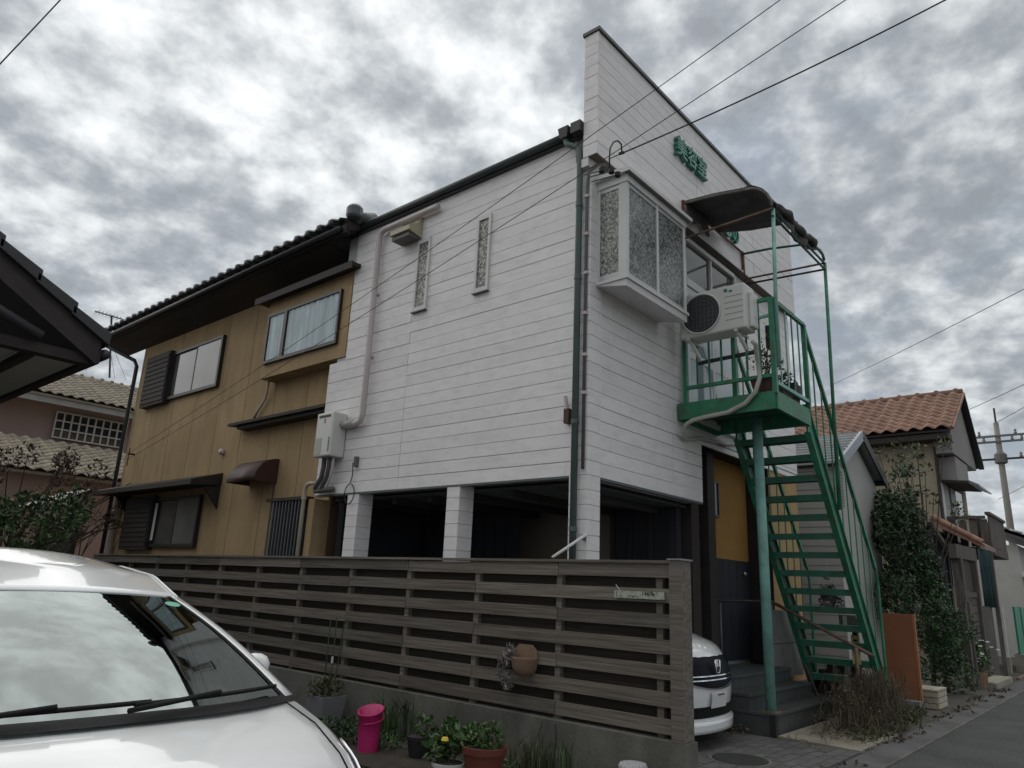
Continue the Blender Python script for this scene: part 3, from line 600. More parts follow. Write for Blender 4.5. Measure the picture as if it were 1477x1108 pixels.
# canopy over the landing
cn = thing('door_canopy', (2.7, -.7, 5.7), 'torn black canopy on a rusty tube frame over the stair landing', 'canopy')
CA, CB = 1.85, 3.66; ZW, ZO = 6.24, 5.76
def hoop(x, rr=0):
    pts = [(x, -.15, ZW), (x, -.55, ZW-.03), (x, -.95, ZW-.09)]
    for t in np.linspace(0, 1, 7)[1:]:
        a = t*math.pi/2; pts.append((x, -.95-.32*math.sin(a), ZW-.41+.32*math.cos(a)))
    return pts
for x in (CA, CB):
    MB().tube(hoop(x), .018, 8).build('hoop', grey_tube if x == CA else green_dk, cn, smooth=True)
    MB().tube([(x, -.13, 5.74 if x == CA else 5.84), (x, -1.27, ZO+.03)], .015, 8).build('side_tube', rust, cn, smooth=True)
    MB().box(x-.02, x+.02, -.155, PY-.002, 6.0, 6.28).build('wall_bracket', M('red_rust', (.16, .055, .045), .8, .3, 20), cn)
    MB().tube([(x, -.155, 6.22), (x, -.16, 5.78)], .014, 8).build('drop_tube', rust, cn, smooth=True)
MB().tube([(CB, -.13, 5.76), (CB, -1.27, 5.70)], .015, 8).build('side_tube', black_metal, cn, smooth=True)
for (y, z) in ((-.16, ZW), (-1.27, ZO+.03), (-1.24, 5.95), (-1.27, 5.70)): MB().tube([(CA, y, z), (CB, y, z)], .015, 8).build('cross_tube', rust if y > -.5 else green_dk, cn, smooth=True)
for x, m_ in ((CA+.03, greenlight), (CB+.02, green)): MB().tube([(x, -1.27, ZO+.04), (x+.02 if x < 3 else x, LY-.02, RZ-.8 if x < 3 else 2.5)], .022, 10).build('canopy_post', m_, cn, smooth=True)
rows = []
base = [(p[1], p[2]+.02) for p in hoop(0)]
for i in range(15):
    t = i/14; x = CA-.02+(1.05)*t; r_ = []
    for j, (yy, zz) in enumerate(base):
        sag = -.05*math.sin(math.pi*min(1, t*1.0))*math.sin(math.pi*j/(len(base)-1)) + random.gauss(0, .006)
        r_.append((x+(.12*math.sin(j*1.3)+.05*j*.5 if i == 14 else 0), yy, zz+sag))
    rows.append(r_)
MB().grid(rows).build('canvas', canvas, cn, smooth=True, thick=.006)
rows = []                                                      # hanging torn front flap
for i in range(13):
    t = i/12; x = CA+.02+t*1.40; dr_ = .10+.16*math.sin(t*3.0)**2+random.uniform(-.02, .03); n_ = 5
    rows.append([(x+random.gauss(0, .01), -1.285+.03*math.sin(x*14+k), 5.93-.02*t-dr_*k/(n_-1)-.0*t) for k in range(n_)])
MB().grid(rows).build('torn_flap', canvas, cn, smooth=True, thick=.006)
MB().tube([(CA+.1+1.3*t, -1.30+.02*math.sin(t*20), 5.86+.02*math.sin(t*9)) for t in np.linspace(0, 1, 14)], [.03+.025*abs(math.sin(i*1.7)) for i in range(14)], 8).build('rolled_canvas', canvas, cn, smooth=True)
rows = [[(CA+.02+.62*i/10, y_, z_) for (y_, z_) in ((-.17, ZW+.015), (-.18, ZW-.1), (-.19, ZW-.20-.05*math.sin(i*.9)))] for i in range(11)]
MB().grid(rows).build('torn_flap', canvas, cn, thick=.006)

# air conditioner outdoor unit
ac = thing('air_conditioner', (1.8, -.6, 4.28), 'white outdoor air conditioner unit hung on the green landing railing', 'air conditioner')
AX0, AX1, AY0, AY1, AZ0, AZ1 = 1.58, 1.86, -1.0, -.20, 4.30, 4.84
# front faces -X
B('case', ac_white, ac, AX0, AX1, AY0, AY1, AZ0, AZ1, bevel=.02)
fc = (AX0-.004, -.47, 4.565); ring = []
mbr = MB()
for r_, dx in ((.245, 0), (.25, -.014), (.235, -.016), (.228, -.004)):
    ring.append([(fc[0]+dx, fc[1]+r_*math.cos(t), fc[2]+r_*math.sin(t)) for t in np.linspace(0, 2*math.pi, 41)])
mbr.grid(ring).build('fan_ring', ac_white, ac, smooth=True)
MB().add([(fc[0]-.001, fc[1]+.232*math.cos(t), fc[2]+.232*math.sin(t)) for t in np.linspace(0, 2*math.pi, 41)[:-1]], [tuple(range(40))]).build('fan_opening', ac_dark, ac)
gr = MB()
for r_ in (.04, .08, .12, .16, .20): gr.tube([(fc[0]-.010, fc[1]+r_*math.cos(t), fc[2]+r_*math.sin(t)) for t in np.linspace(0, 2*math.pi, 33)], .0022, 4, False)
for k in range(-4, 5):
    h = math.sqrt(max(.001, .23**2-(k*.05)**2)); gr.tube([(fc[0]-.011, fc[1]+k*.05, fc[2]-h), (fc[0]-.011, fc[1]+k*.05, fc[2]+h)], .002, 4); gr.tube([(fc[0]-.011, fc[1]-h, fc[2]+k*.05), (fc[0]-.011, fc[1]+h, fc[2]+k*.05)], .002, 4)
gr.build('fan_grille', grey_pl, ac)
for k in range(5): piece('louvre', M('appliance_groove', (.36, .36, .34), .6, .03), ac, AX0-.004, AX0+.002, AY0+.02, AY0+.235, 4.42+k*.07, 4.426+k*.07)
B('logo', M('logo_teal', (.04, .16, .14), .5, 0), ac, AX0-.004, AX0+.001, AY0+.20, AY0+.24, 4.765, 4.80)
B('logo', MATS['logo_teal'], ac, AX0-.004, AX0+.001, AY0+.14, AY0+.18, 4.755, 4.775)
B('side_cover', ac_white, ac, AX0+.1, AX1-.02, AY0-.045, AY0+.002, 4.33, 4.75, bevel=.015)
for yy in (-.88, -.30):
    MB().beam((AX0+.05, yy, 4.285), (AX1+.05, yy, 4.10), .03, .04).build('bracket', ac_white, ac); MB().beam((AX0, yy, 4.287), (AX1+.05, yy, 4.287), .03, .025).build('bracket', ac_white, ac)
MB().beam((1.90, -.25, 4.08), (1.90, -1.02, 4.10), .03, .04).build('support_bar', black_metal, ac)
hp = [P(1085, 492, y=-1.06), P(1090, 497, y=-1.08), P(1093, 520, x=1.80), P(1096, 545, x=1.79), P(1090, 565, x=1.79), P(1075, 582, x=1.79), P(1050, 595, x=1.79), P(1020, 601, x=1.79), P(1000, 606, x=1.78), P(990, 612, x=1.78), P(985, 622, x=1.79), P(989, 634, y=-.05), P(1010, 632, y=-.04), P(1030, 637, y=-.04), P(1045, 641, y=-.04), P(1066, 640, y=-.03)]
MB().tube(hp, .026, 8).build('hose', M('hose_wrap', (.42, .42, .37), .7, .15, 8), ac, smooth=True)
# landing plants and bits
def pot_plant(name, loc, label, leafmat, potmat, pr, ph, clumps, n, size, cat='plant', group=None, taper=.75, square=False, aspect=2.0, up=.5, rim=True):
    t = thing(name, loc, label, cat, group); x, y, z = loc
    if square: MB().prism([(x-pr*taper, y-pr*taper, z), (x+pr*taper, y-pr*taper, z), (x+pr*taper, y+pr*taper, z), (x-pr*taper, y+pr*taper, z)], (0, 0, .001)).add(
        [(x+a*pr*k, y+b*pr*k, z+h) for h, k in ((0, taper), (ph, 1), (ph, .9), (ph*.9, .9)) for a, b in ((-1,-1),(1,-1),(1,1),(-1,1))],
        [(i*4+k, i*4+(k+1) % 4, (i+1)*4+(k+1) % 4, (i+1)*4+k) for i in range(3) for k in range(4)]+[(12,13,14,15)]).build('pot', potmat, t)
    else: MB().lathe((x, y, z), [(pr*taper, 0), (pr*.98, ph*.82), (pr*1.06 if rim else pr, ph*.83), (pr*1.08 if rim else pr, ph), (pr*.96, ph), (pr*.92, ph*.9), (0, ph*.9)], 24).build('pot', potmat, t, smooth=False)
    MB().lathe((x, y, z+ph*.9), [(pr*.9 if not square else pr*.85, 0), (pr*.88, .012), (0, .015)], 16).build('soil', soil, t)
    if n: leaf_mesh('foliage', leafmat, t, [(x+c[0], y+c[1], z+ph+c[2]) for c in clumps], [c[3] for c in clumps], n, size, up, aspect)
    mb = MB()
    for c in clumps: mb.tube([(x+c[0]*.2, y+c[1]*.2, z+ph*.9), (x+c[0]*.7, y+c[1]*.7, z+ph+c[2]*.6), (x+c[0], y+c[1], z+ph+c[2])], .006, 5, False)
    mb.build('stem', bark, t); return t
pot_plant('potted_plant', (2.0, -1.03, LZ-.005), 'leafy shrub in a square maroon pot on the green landing corner', leafC, brownred, .13, .17, [(.05, -.05, .22, .16), (.15, .05, .30, .15), (-.08, .05, .24, .14), (.0, -.04, .42, .13), (.22, -.03, .20, .12), (-.06, -.06, .10, .12)], 260, .048, square=True)
pot_plant('potted_plant', (2.62, -1.05, LZ-.005), 'small low plant in a black pot on the landing beside the stair top', leafA, black_metal, .12, .26, [(.0, 0, .08, .1)], 90, .05, square=True)
tr2 = thing('plastic_tray', (2.4, -1.08, LZ), 'dark plastic tray on the landing behind the outer railing', 'tray')
B('tray', grey_pl, tr2, 2.2, 2.72, -1.14, -.98, LZ-.006, LZ+.09); B('cup', trim_white, tr2, 2.66, 2.71, -1.13, -1.06, LZ+.091, LZ+.16)
hb = thing('hanging_box', (2.05, -1.1, 4.2), 'small black box hanging inside the landing railing', 'box')
B('box', black_metal, hb, 1.98, 2.08, -1.14, -1.06, 4.15, 4.42); MB().tube([(2.03, -1.10, 4.42), (2.03, -1.10, 4.52)], .006, 5).build('strap', wire_m, hb)

# under-stair clutter
mbx = thing('mailbox', (4.72, -.98, .9), 'grey metal mailbox with paper stickers under the green stairs', 'mailbox')
m0 = P(1209, 886, x=4.72); m1 = P(1250, 911, x=4.72)
B('box', M('mailbox_grey', (.13, .135, .125), .5, .1), mbx, 4.72, 4.92, m1[1], m0[1], m1[2], m0[2], bevel=.01)
def sticker(px0, py0, px1, py1, name='sticker', m_=paper):
    a = P(px0, py0, x=4.716); b = P(px1, py1, x=4.716); B(name, m_, mbx, 4.714, 4.7195, b[1], a[1], b[2], a[2])
sticker(1215, 888, 1222, 903); sticker(1234, 888, 1239, 892); sticker(1242, 898, 1250, 909)
B('stand', black_metal, mbx, 4.78, 4.86, (m0[1]+m1[1])/2-.03, (m0[1]+m1[1])/2+.03, .2, m1[2]-.001)
ys = thing('vertical_sign', (4.66, -1.0, .5), 'faded yellow paper strip sign below the grey mailbox', 'sign')
a = P(1227, 916, x=4.68); b = P(1242, 959, x=4.68); B('board', paper_y, ys, 4.68, 4.70, b[1], a[1], b[2], a[2])
for k in range(5): zz = a[2]-.05-k*.075; B('character', ink, ys, 4.676, 4.6795, (a[1]+b[1])/2-.025+.01*(k % 2), (a[1]+b[1])/2+.02, zz-.03, zz)
hg = thing('hanging_plant', (4.35, -.72, 1.3), 'dry grey plant in a hanging basket below the stair treads', 'hanging plant')
q = P(1196, 862, x=4.4); MB().lathe((q[0], q[1], q[2]-.05), [(.05, 0), (.085, .03), (.10, .09), (.095, .09), (.0, .07)], 14).build('basket', leafP, hg)
leaf_mesh('foliage', leafP, hg, [(q[0], q[1], q[2]+.07), (q[0], q[1]+.03, q[2]-.05), (q[0], q[1]-.10, q[2]-.08)], [.11, .10, .08], 260, .07, 0, 3)
for a in (0, 2.1, 4.2): MB().tube([(q[0]+.09*math.cos(a), q[1]+.09*math.sin(a), q[2]+.04), (q[0], q[1], q[2]+.36)], .003, 4).build('string', pipe_w, hg)
jar = P(1193, 830, x=4.4); hg2 = thing('hanging_ornament', jar, 'small pale glass ornament hanging above the dry plant on the stairs', 'ornament')
MB().lathe((jar[0], jar[1], jar[2]-.06), [(.02, 0), (.045, .02), (.05, .06), (.03, .10), (.02, .12)], 12).build('globe', M('pale_glass', (.5, .5, .48), .2, .2, 30), hg2, smooth=True); MB().tube([(jar[0], jar[1], jar[2]+.05), (jar[0], jar[1], jar[2]+.2)], .003, 4).build('string', pipe_w, hg2)
plk = thing('leaning_plank', (4.35, -.4, .2), 'grey plank leaning on the block pier', 'plank')
MB().beam(P(1160, 958, x=4.45), P(1178, 1003, z=.22), .05, .02).build('plank', old_wood, plk)
wbx = thing('white_bucket', P(1237, 1000, z=.2), 'white square plastic tub at the foot of the handrail', 'tub')
q = P(1238, 1008, z=.2); MB().prism([(q[0]-.10, q[1]-.10, .2), (q[0]+.10, q[1]-.10, .2), (q[0]+.10, q[1]+.10, .2), (q[0]-.10, q[1]+.10, .2)], (.02, .02, .25)).build('tub', M('tub_white', (.34, .32, .29), .6, .1), wbx)
jk = thing('stored_junk', (5.1, -.6, .2), 'dark pile of stored odds and ends under the stairs', 'clutter')
for k in range(7):
    x = 4.85+random.uniform(0, .5); y = -.9+k*.09; h = random.uniform(.15, .45); piece('box', black_metal if k % 2 else dark_wood, jk, x, x+.22, y, y+.085, .201, .2+h)
ob = thing('terracotta_board', (6.0, -1.2, 0), 'orange brown board standing upright beside the stair foot', 'board')
y0_, y1_ = P(1318, 884, x=6.0)[1], P(1270, 885, x=6.0)[1]
B('board', terr, ob, 6.0, 6.05, y0_+.03, y1_, .12, 1.28); B('edge', M('terracotta_edge', (.36, .15, .07), .8, .1), ob, 5.995, 6.055, y0_, y0_+.028, .12, 1.283)
ob2 = thing('board_block', (6.2, -1.1, 0), 'low brick block in front of the orange brown board', 'block')
for k in range(3): piece('block', conc_g, ob2, 5.75, 5.95, -1.42+k*.15, -1.28+k*.15, .012, .16)
crt = thing('wooden_crate', (6.8, -1.3, 0), 'pale slatted wooden crate box on the pavement near the old gate', 'crate')
for k in range(5): piece('slat', crate_m, crt, 6.45, 7.05, -1.50+k*.098, -1.41+k*.098, .245, .27)
for k in range(3): piece('slat', crate_m, crt, 6.45, 6.47, -1.49, -1.03, .02+k*.075, .085+k*.075); piece('slat', crate_m, crt, 6.47, 7.03, -1.50, -1.485, .02+k*.075, .085+k*.075)
B('inside', dark_wood, crt, 6.475, 7.02, -1.48, -1.03, .012, .24)

# ================================================================== TAN HOUSE
TX = .25
th = thing('tan_house', (3, 8, 0), 'tan stucco two storey house with grey tiled roof beside the white building', 'house')
TE = 11.75
MB().box(TX+.03, 6.5, 4.50, TE-.02, 0, 6.3).build('wall', tan_joint, th)
yy = TE; kk = 0
while yy > 4.55:
    y0 = max(4.52, yy-.91); piece('wall_panel', tan, th, TX, TX+.028, y0+.006, yy-.006, .02, 6.28); yy -= .91
MB().box(TX+.0, 6.4, TE-.02, TE, 0, 6.28).build('end_wall', tan, th)
B('corner_pillar', tan, th, .02, TX-.002, 4.52, 4.66, 0, 2.46)
# roof
EX, EZ, EY0, EY1 = -.30, 6.22, 3.98, 12.75; SL = .42
RX = 3.6
MB().prism([(EX, EY0, EZ), (EX, EY0, EZ+.10), (RX, EY0, EZ+.10+(RX-EX)*SL), (RX, EY0, EZ+(RX-EX)*SL)], (0, EY1-EY0, 0)).build('roof', dark_wood, th)
MB().prism([(RX, EY0, EZ+(RX-EX)*SL), (RX, EY0, EZ+.1+(RX-EX)*SL), (RX+3.6, EY0, EZ+.1), (RX+3.6, EY0, EZ)], (0, EY1-EY0, 0)).build('roof', kawara, th)
MB().prism([(EX+.046, 4.54, EZ-.02), (EX+.046, 4.54, EZ-.05), (TX-.002, 4.54, EZ-.22), (TX-.002, 4.54, EZ-.02)], (0, EY1-.05-4.54, 0)).build('eave_soffit', dark_wood, th)
B('fascia', dark_wood, th, EX-.03, EX+.045, EY0+.02, EY1, EZ-.04, EZ+.085)
MB().tube([(EX-.07, EY0+.1, EZ+.02), (EX-.07, EY1-.1, EZ+.0)], .042, 10).build('gutter', black_metal, th, smooth=True)
def tile_mesh(name, mat, w, l, h):
    mb = MB(); n = 8; xs = np.linspace(0, 1, n+1); prof = [h*(.5+.5*math.sin(2*math.pi*(x_-.08)))-(.0) for x_ in xs]
    v = []
    for zoff in (0, -.022):
        for s_ in (0, 1):
            for x_, p_ in zip(xs, prof): v.append((x_*w, s_*l, p_+zoff+(.018 if s_ == 0 else 0)))
    m = n+1; f = [(k, k+1, m+k+1, m+k) for k in range(n)]+[(2*m+k, k, k+1, 2*m+k+1)[::-1] for k in range(n)]
    mb.add(v, f); me = mb.mesh(name); me.materials.append(mat); me.shade_smooth(); return me
def tile_roof(parent, mat, origin, ux, uy, w, l, nx, ny, h, name='roof_tile', limit=300):
    """ux runs along the eave, uy up the slope; rows of pan tiles as pieces sharing one mesh"""
    me = tile_mesh('tile_'+mat.name+str(round(w*100)), mat, w*1.02, l*1.08, h); ux = Vector(ux).normalized(); uy = Vector(uy).normalized(); uz = ux.cross(uy).normalized()
    r = parent
    while r.parent is not None: r = r.parent
    n = 0; rest = []
    for j in range(ny):
        for i in range(nx):
            p = Vector(origin)+ux*(i*w)+uy*(j*l)
            mtx = Matrix(((ux.x, uy.x, uz.x, 0), (ux.y, uy.y, uz.y, 0), (ux.z, uy.z, uz.z, 0), (0, 0, 0, 1)))
            if n < limit:
                o = bpy.data.objects.new(name, me); COL.objects.link(o); o.parent = parent; o.matrix_local = Matrix.Translation(p-r.location) @ mtx; n += 1
            else: rest.append((p, mtx))
    if rest:
        mb = MB(); vs = [v.co.copy() for v in me.vertices]; fs = [tuple(q.vertices) for q in me.polygons]
        for p, mtx in rest: mb.add([p+(mtx @ v) for v in vs], fs)
        o = mb.build('roof_tiles_rest', mat, parent, smooth=True); o['kind'] = 'stuff'
up = Vector((1, 0, SL)).normalized()
tile_roof(th, kawara, (EX-.10, EY1+.02, EZ+.145), (0, -1, 0), (1, 0, SL), .29, .26, 30, 2, .045)
for k in range(30):                                             # round eave caps
    y = EY1-.06-.29*k
    if y < EY0+.05: break
    MB().tube([(EX-.13, y, EZ+.155), (EX+.0, y, EZ+.19)], .038, 10).build('eave_cap', kawara, th, smooth=True)
MB().tube([(EX+.1, EY0+.0, EZ+.22), (EX+.42, EY0+.0, EZ+.22+.32*SL)], .09, 10).build('verge_tiles', kawara, th, smooth=True)
MB().lathe((EX+.05, EY0-.03, EZ+.19), [(.10, 0), (.12, .03), (.12, .15), (.09, .19)], 12).build('verge_end', kawara, th)
tdp = thing('downspout', (.12, 11.75, 0), 'dark drainpipe at the far corner of the tan house', 'drainpipe')
MB().tube([(EX-.05, 12.5, EZ-.05), (EX-.0, 12.35, EZ-.2), (.10, TE+.08, 5.72), (.15, TE+.04, 5.6), (.15, TE+.04, .0)], .04, 10).build('pipe', black_metal, tdp, smooth=True)
tdp2 = thing('white_drainpipe', (.12, 11.6, 0), 'white plastic drainpipe on the lower far end of the tan wall', 'drainpipe')
MB().tube([(.18, TE-.26, 2.85), (.18, TE-.22, 2.7), (.18, TE-.20, 2.5), (.18, TE-.20, 0)], .05, 10).build('pipe', pipe_w, tdp2, smooth=True)
def q2(px, py, x=TX): return P(px, py, x=x)
# upper sliding window with shutter box
def slide_window(label, tl, br, shut_l, depth=.07, glassm=(pane_gr, M('mid_pane', (.17, .175, .165), .1, .2, 1.0, spec=.6)), loc=None):
    (yL, zT), (yR, zB) = tl, br; w = thing('sliding_window', (TX, (yL+yR)/2, zB), label, 'window')
    x0 = TX-depth; f = .055
    for a in ((yR, yR+f, zB, zT), (yL-f, yL, zB, zT), (yR+f, yL-f, zB, zB+f), (yR+f, yL-f, zT-f, zT)): B('frame', bronze, w, x0, TX-.001, *a)
    ym = (yL+yR)/2
    for a, b_, xo, gm_ in ((yR+f, ym+.02, 0, glassm[1]), (ym-.02, yL-f, .018, glassm[0])):
        sh = B('sash', bronze, w, x0+.012+xo, x0+.027+xo, a, a+.03, zB+f, zT-f); B('stile', bronze, sh, x0+.012+xo, x0+.027+xo, b_-.03, b_, zB+f, zT-f); B('pane', gm_, sh, x0+.018+xo, x0+.022+xo, a+.03, b_-.03, zB+f, zT-f)
    B('backing', M('room_dark', (.05, .05, .048), .9, .1), w, TX-.012, TX-.002, yR+f, yL-f, zB+f, zT-f)
    if shut_l:
        sb = B('shutter_box', dark_wood, w, x0-.06, TX-.001, yL+.004, shut_l, zB-.05, zT+.04)
        for k in range(10): z = zB+k*(zT-zB)/10; piece('slat', dark_wood, sb, x0-.075, x0-.0605, yL+.03, shut_l-.03, z+.008, z+(zT-zB)/10-.014)
    return w
a = q2(256, 510); b = q2(322, 560); c = q2(217, 580)
slide_window('dark framed sliding window with louvred shutter box high on the tan wall', (a[1], a[2]), (q2(322, 520)[1], q2(316, 558)[2]), q2(218, 545)[1])
a = q2(232, 716); b = q2(287, 787)
w2 = slide_window('dark framed sliding window with shutter box under a lean-to awning on the tan wall', (a[1], q2(290, 714)[2]), (q2(289, 750)[1], 1.83), q2(188, 750)[1])
B('white_strip', trim_white, w2, TX-.08, TX-.071, a[1]-.12, a[1]-.03, 1.95, 2.62)
aw = thing('window_awning', (.0, 9.6, 2.9), 'dark lean-to awning over the lower window of the tan house', 'awning')
ay0, ay1 = q2(300, 690, -.1)[1]+.2, TE-.02
MB().prism([(TX-.001, ay0, 3.05), (-.28, ay0, 2.88), (-.28, ay0, 2.80), (TX-.001, ay0, 2.84)], (0, ay1-ay0, 0)).build('roof', dark_wood, aw, fixn=True)
MB().prism([(TX-.002, ay0+.02, 2.835), (-.02, ay0+.02, 2.79), (TX-.002, ay0+.02, 2.45)], (0, .05, 0)).build('bracket', dark_wood, aw)
MB().prism([(TX-.002, ay1-.6, 2.835), (-.02, ay1-.6, 2.79), (TX-.002, ay1-.6, 2.45)], (0, .05, 0)).build('bracket', dark_wood, aw)
# projecting upper window box with curtain
bw = thing('projecting_window', (0, 5.3, 4.45), 'tan boxed projecting window with white lace curtain', 'window')
by0, by1 = 4.17, 6.38
B('box', tan, bw, 0.0, TX-.001, by0, by1, 4.44, 5.74)
B('box_roof', dark_wood, bw, -.14, TX-.001, by0-.16, by1+.22, 5.745, 5.80); B('roof_drip', dark_wood, bw, -.16, -.141, by0-.16, by1+.22, 5.70, 5.81)
wy0, wy1, wz0, wz1 = 4.36, 6.30, 4.66, 5.50; wm = wy1-.50
for a in ((wy0, wy0+.04, wz0, wz1), (wy1-.04, wy1, wz0, wz1), (wy0+.04, wy1-.04, wz0, wz0+.05), (wy0+.04, wy1-.04, wz1-.04, wz1), (wm-.05, wm+.03, wz0+.05, wz1-.04)): B('frame', bronze, bw, -.05, -.001, *a)
cg = M('curtain_glass', (.55, .62, .66), .05, .0, spec=.8)
rows = [[(-.016+.012*math.sin(y_*44+1.6*math.sin(y_*7)), y_, z_) for y_ in np.linspace(wy0+.04, wm-.05, 120)] for z_ in (wz0+.05, wz0+.3, wz1-.04)]
MB().grid(rows).build('curtain', curtain, bw, smooth=True)
rows = [[(-.014+.007*math.sin(y_*30), y_, z_) for y_ in np.linspace(wm+.03, wy1-.04, 30)] for z_ in (wz0+.05, wz1-.04)]
MB().grid(rows).build('curtain', curtain, bw, smooth=True)
pg = glass('window_glass', (.93, .95, .95), 1.25)
for (ya_, yb_, xg) in ((wy0+.04, wm-.05, -.033), (wm+.03, wy1-.04, -.037)): MB().add([(xg, yb_, wz0+.05), (xg, ya_, wz0+.05), (xg, ya_, wz1-.04), (xg, yb_, wz1-.04)], [(0,1,2,3)]).build('pane', pg, bw)
MB().tube([P(388, 548, x=.15), P(383, 575, x=.2), P(372, 592, x=.2), P(366, 604, x=.2)], .022, 8).build('drain_hose', pipe_c, bw, smooth=True)
lg = thing('wall_ledge', (.1, 5.8, 3.75), 'narrow dark wooden ledge running along the tan wall', 'ledge')
l0 = P(330, 613, x=.02); MB().prism([(TX-.001, 4.52, 3.86), (.0, 4.52, 3.80), (.0, 4.52, 3.755), (TX-.001, 4.52, 3.775)], (0, l0[1]-4.52, 0)).build('board', dark_wood, lg, fixn=True)
B('bracket', dark_wood, lg, .06, TX-.001, 4.55, l0[1]-.2, 3.70, 3.76)
da = thing('door_awning', (.1, 6.4, 2.9), 'small maroon quarter-round awning on the tan wall', 'awning')
d0 = P(334, 698, x=-.05)[1]; d1 = P(374, 690, x=-.05)[1]; pr = [(TX-.002, 3.12)]
for t in np.linspace(0, math.pi/2, 9): pr.append((TX-.002-.38*math.sin(t), 2.78+.36*math.cos(t)))
rows = [[(x_, yq, z_) for x_, z_ in pr[1:]] for yq in (d1, d0)]
MB().grid(rows).build('cover', brownred, da, smooth=True, thick=.012)
for yq in (d1, d0): MB().add([(x_, yq, z_) for x_, z_ in pr[1:]]+[(TX-.002, yq, 2.78)], [tuple(range(10))]).build('end_panel', brownred, da, thick=.006)
MB().tube([(TX-.02, d1+.04, 2.80), (TX-.02, d1+.05, 1.0)], .008, 5).build('drip_stain_pipe', M('dark_stain', (.06, .04, .03), .9, .2), da)
gw = thing('barred_window', (.15, 5.2, 1.6), 'barred window with vertical dark bars low on the tan wall', 'window')
g0 = q2(391, 760, .2)[1]; g1 = q2(441, 760, .2)[1]; gz = 2.48
B('glass', M('dark_void', (.012, .014, .018), .6, .1, spec=.2), gw, TX-.05, TX-.001, g1, g0, 1.0, gz); B('lintel', dark_wood, gw, TX-.15, TX-.001, g1-.05, g0+.06, gz, gz+.045)
for k in range(11): y_ = g1+.04+(g0-g1-.08)*k/10; piece('bar', M('grey_bar', (.075, .085, .09), .5, .1), gw, TX-.13, TX-.115, y_-.012, y_+.012, 1.0, gz-.002)
vt = thing('wall_vent', (.22, 7.5, 3.4), 'small round white vent cap on the tan wall', 'vent')
q = q2(320, 652, .22); MB().tube([(TX, q[1], q[2]), (TX-.07, q[1], q[2])], .05, 14).build('cap', pipe_w, vt, smooth=True)
wb = thing('wire_bracket', (.2, 11.2, 3.6), 'small iron wire bracket on the far end of the tan wall', 'bracket')
q = P(189, 655, x=.18); MB().tube([(TX, q[1], q[2]), (.12, q[1], q[2])], .018, 6).build('arm', black_metal, wb); MB().tube([(.14, q[1], q[2]+.12), (.14, q[1], q[2]-.25)], .012, 6).build('rod', rust, wb); WB = (.12, q[1], q[2])

# ================================================================== FENCE
fe = thing('slatted_fence', (-.75, 3.5, 0), 'weathered grey horizontal board fence on a low concrete wall', 'fence')
FX = -.785; FY1 = 9.6
B('concrete_base', conc, fe, -.84, -.665, -1.44, FY1+.1, 0, .425)
posts = [-.27+.935*k for k in range(-1, 11)]
for i, py_ in enumerate(posts): B('post', fence_w, fe, FX+.021, FX+.075, py_-.027, py_+.027, .425, 1.63)
MB().box(-.835, -.68, -1.425, -1.325, .426, 1.655).build('end_post', fence_w, fe, bevel=.004)
B('end_post_cap', M('zinc', (.22, .22, .22), .5, .1), fe, -.845, -.67, -1.435, -1.315, 1.656, 1.668)
for r_ in range(7):
    zt = 1.628-.178*r_; cuts = [-1.323]
    k = 1 if r_ % 2 == 0 else 2
    while True:
        yk = posts[0]+.935*k
        if yk > FY1: break
        cuts.append(yk); k += 2
    cuts.append(FY1)
    for a, b_ in zip(cuts[:-1], cuts[1:]): dzr = random.uniform(-.004, .004); piece('board', fence_w, fe, FX+random.uniform(0, .003), FX+.0205, a+.003, b_-.003, zt-.1+dzr, zt+dzr)
for r_ in range(7):
    zt = 1.545-.178*r_
    for a, b_ in ((-1.32, 2.4), (2.405, 6.1), (6.105, FY1)): piece('back_board', fence_back, fe, FX+.077, FX+.095, a, b_, zt-.11, zt)
for a, b_ in ((-1.32, .67), (.675, 4.4), (4.405, FY1)): piece('cap_board', fence_w, fe, FX-.02, FX+.11, a, b_, 1.634, 1.656)
# name plate
npl = thing('name_plate', (FX-.01, -1.0, 1.4), 'weathered white name plate wired to the slatted fence', 'plate')
pa = P(887, 851, x=FX-.012); pb = P(959, 866, x=FX-.012)
B('plate', M('weathered_white_board', (.42, .43, .36), .7, .2, 25, dirt=(.10, .12, .09), dirt_amt=.9, dirt_scale=25), npl, FX-.022, FX-.003, pb[1], pa[1], pb[2]+.002, pa[2]-.002)
Lp = pa[1]-pb[1]; hp_ = pa[2]-pb[2]
for i, (t, w_, h_) in enumerate(((.04, .016, .25), (.04, .02, .2), (.36, .06, .16))): B('print', ink, npl, FX-.0235, FX-.0222, pa[1]-Lp*t-w_*Lp*1.0, pa[1]-Lp*t, pb[2]+hp_*(.2+.35*(i == 0)), pb[2]+hp_*(.2+.35*(i == 0)+h_))
text_mesh('print', '146', ink, npl, .045, (FX-.0235, pa[1]-Lp*.56, pb[2]+.026), (rad(90), 0, rad(-90)), .0005)
MB().tube([(FX-.0235, pa[1]-Lp*.74, pb[2]+.055), (FX-.0235, pa[1]-Lp*.81, pb[2]+.032)], .010, 6).build('leaf_print', leafA, npl)
MB().tube([(FX-.03, pa[1]-.02, pa[2]+.04), (FX-.026, pa[1]-.06, pa[2]-.01)], .003, 5).build('wire_tie', trim_white, npl)
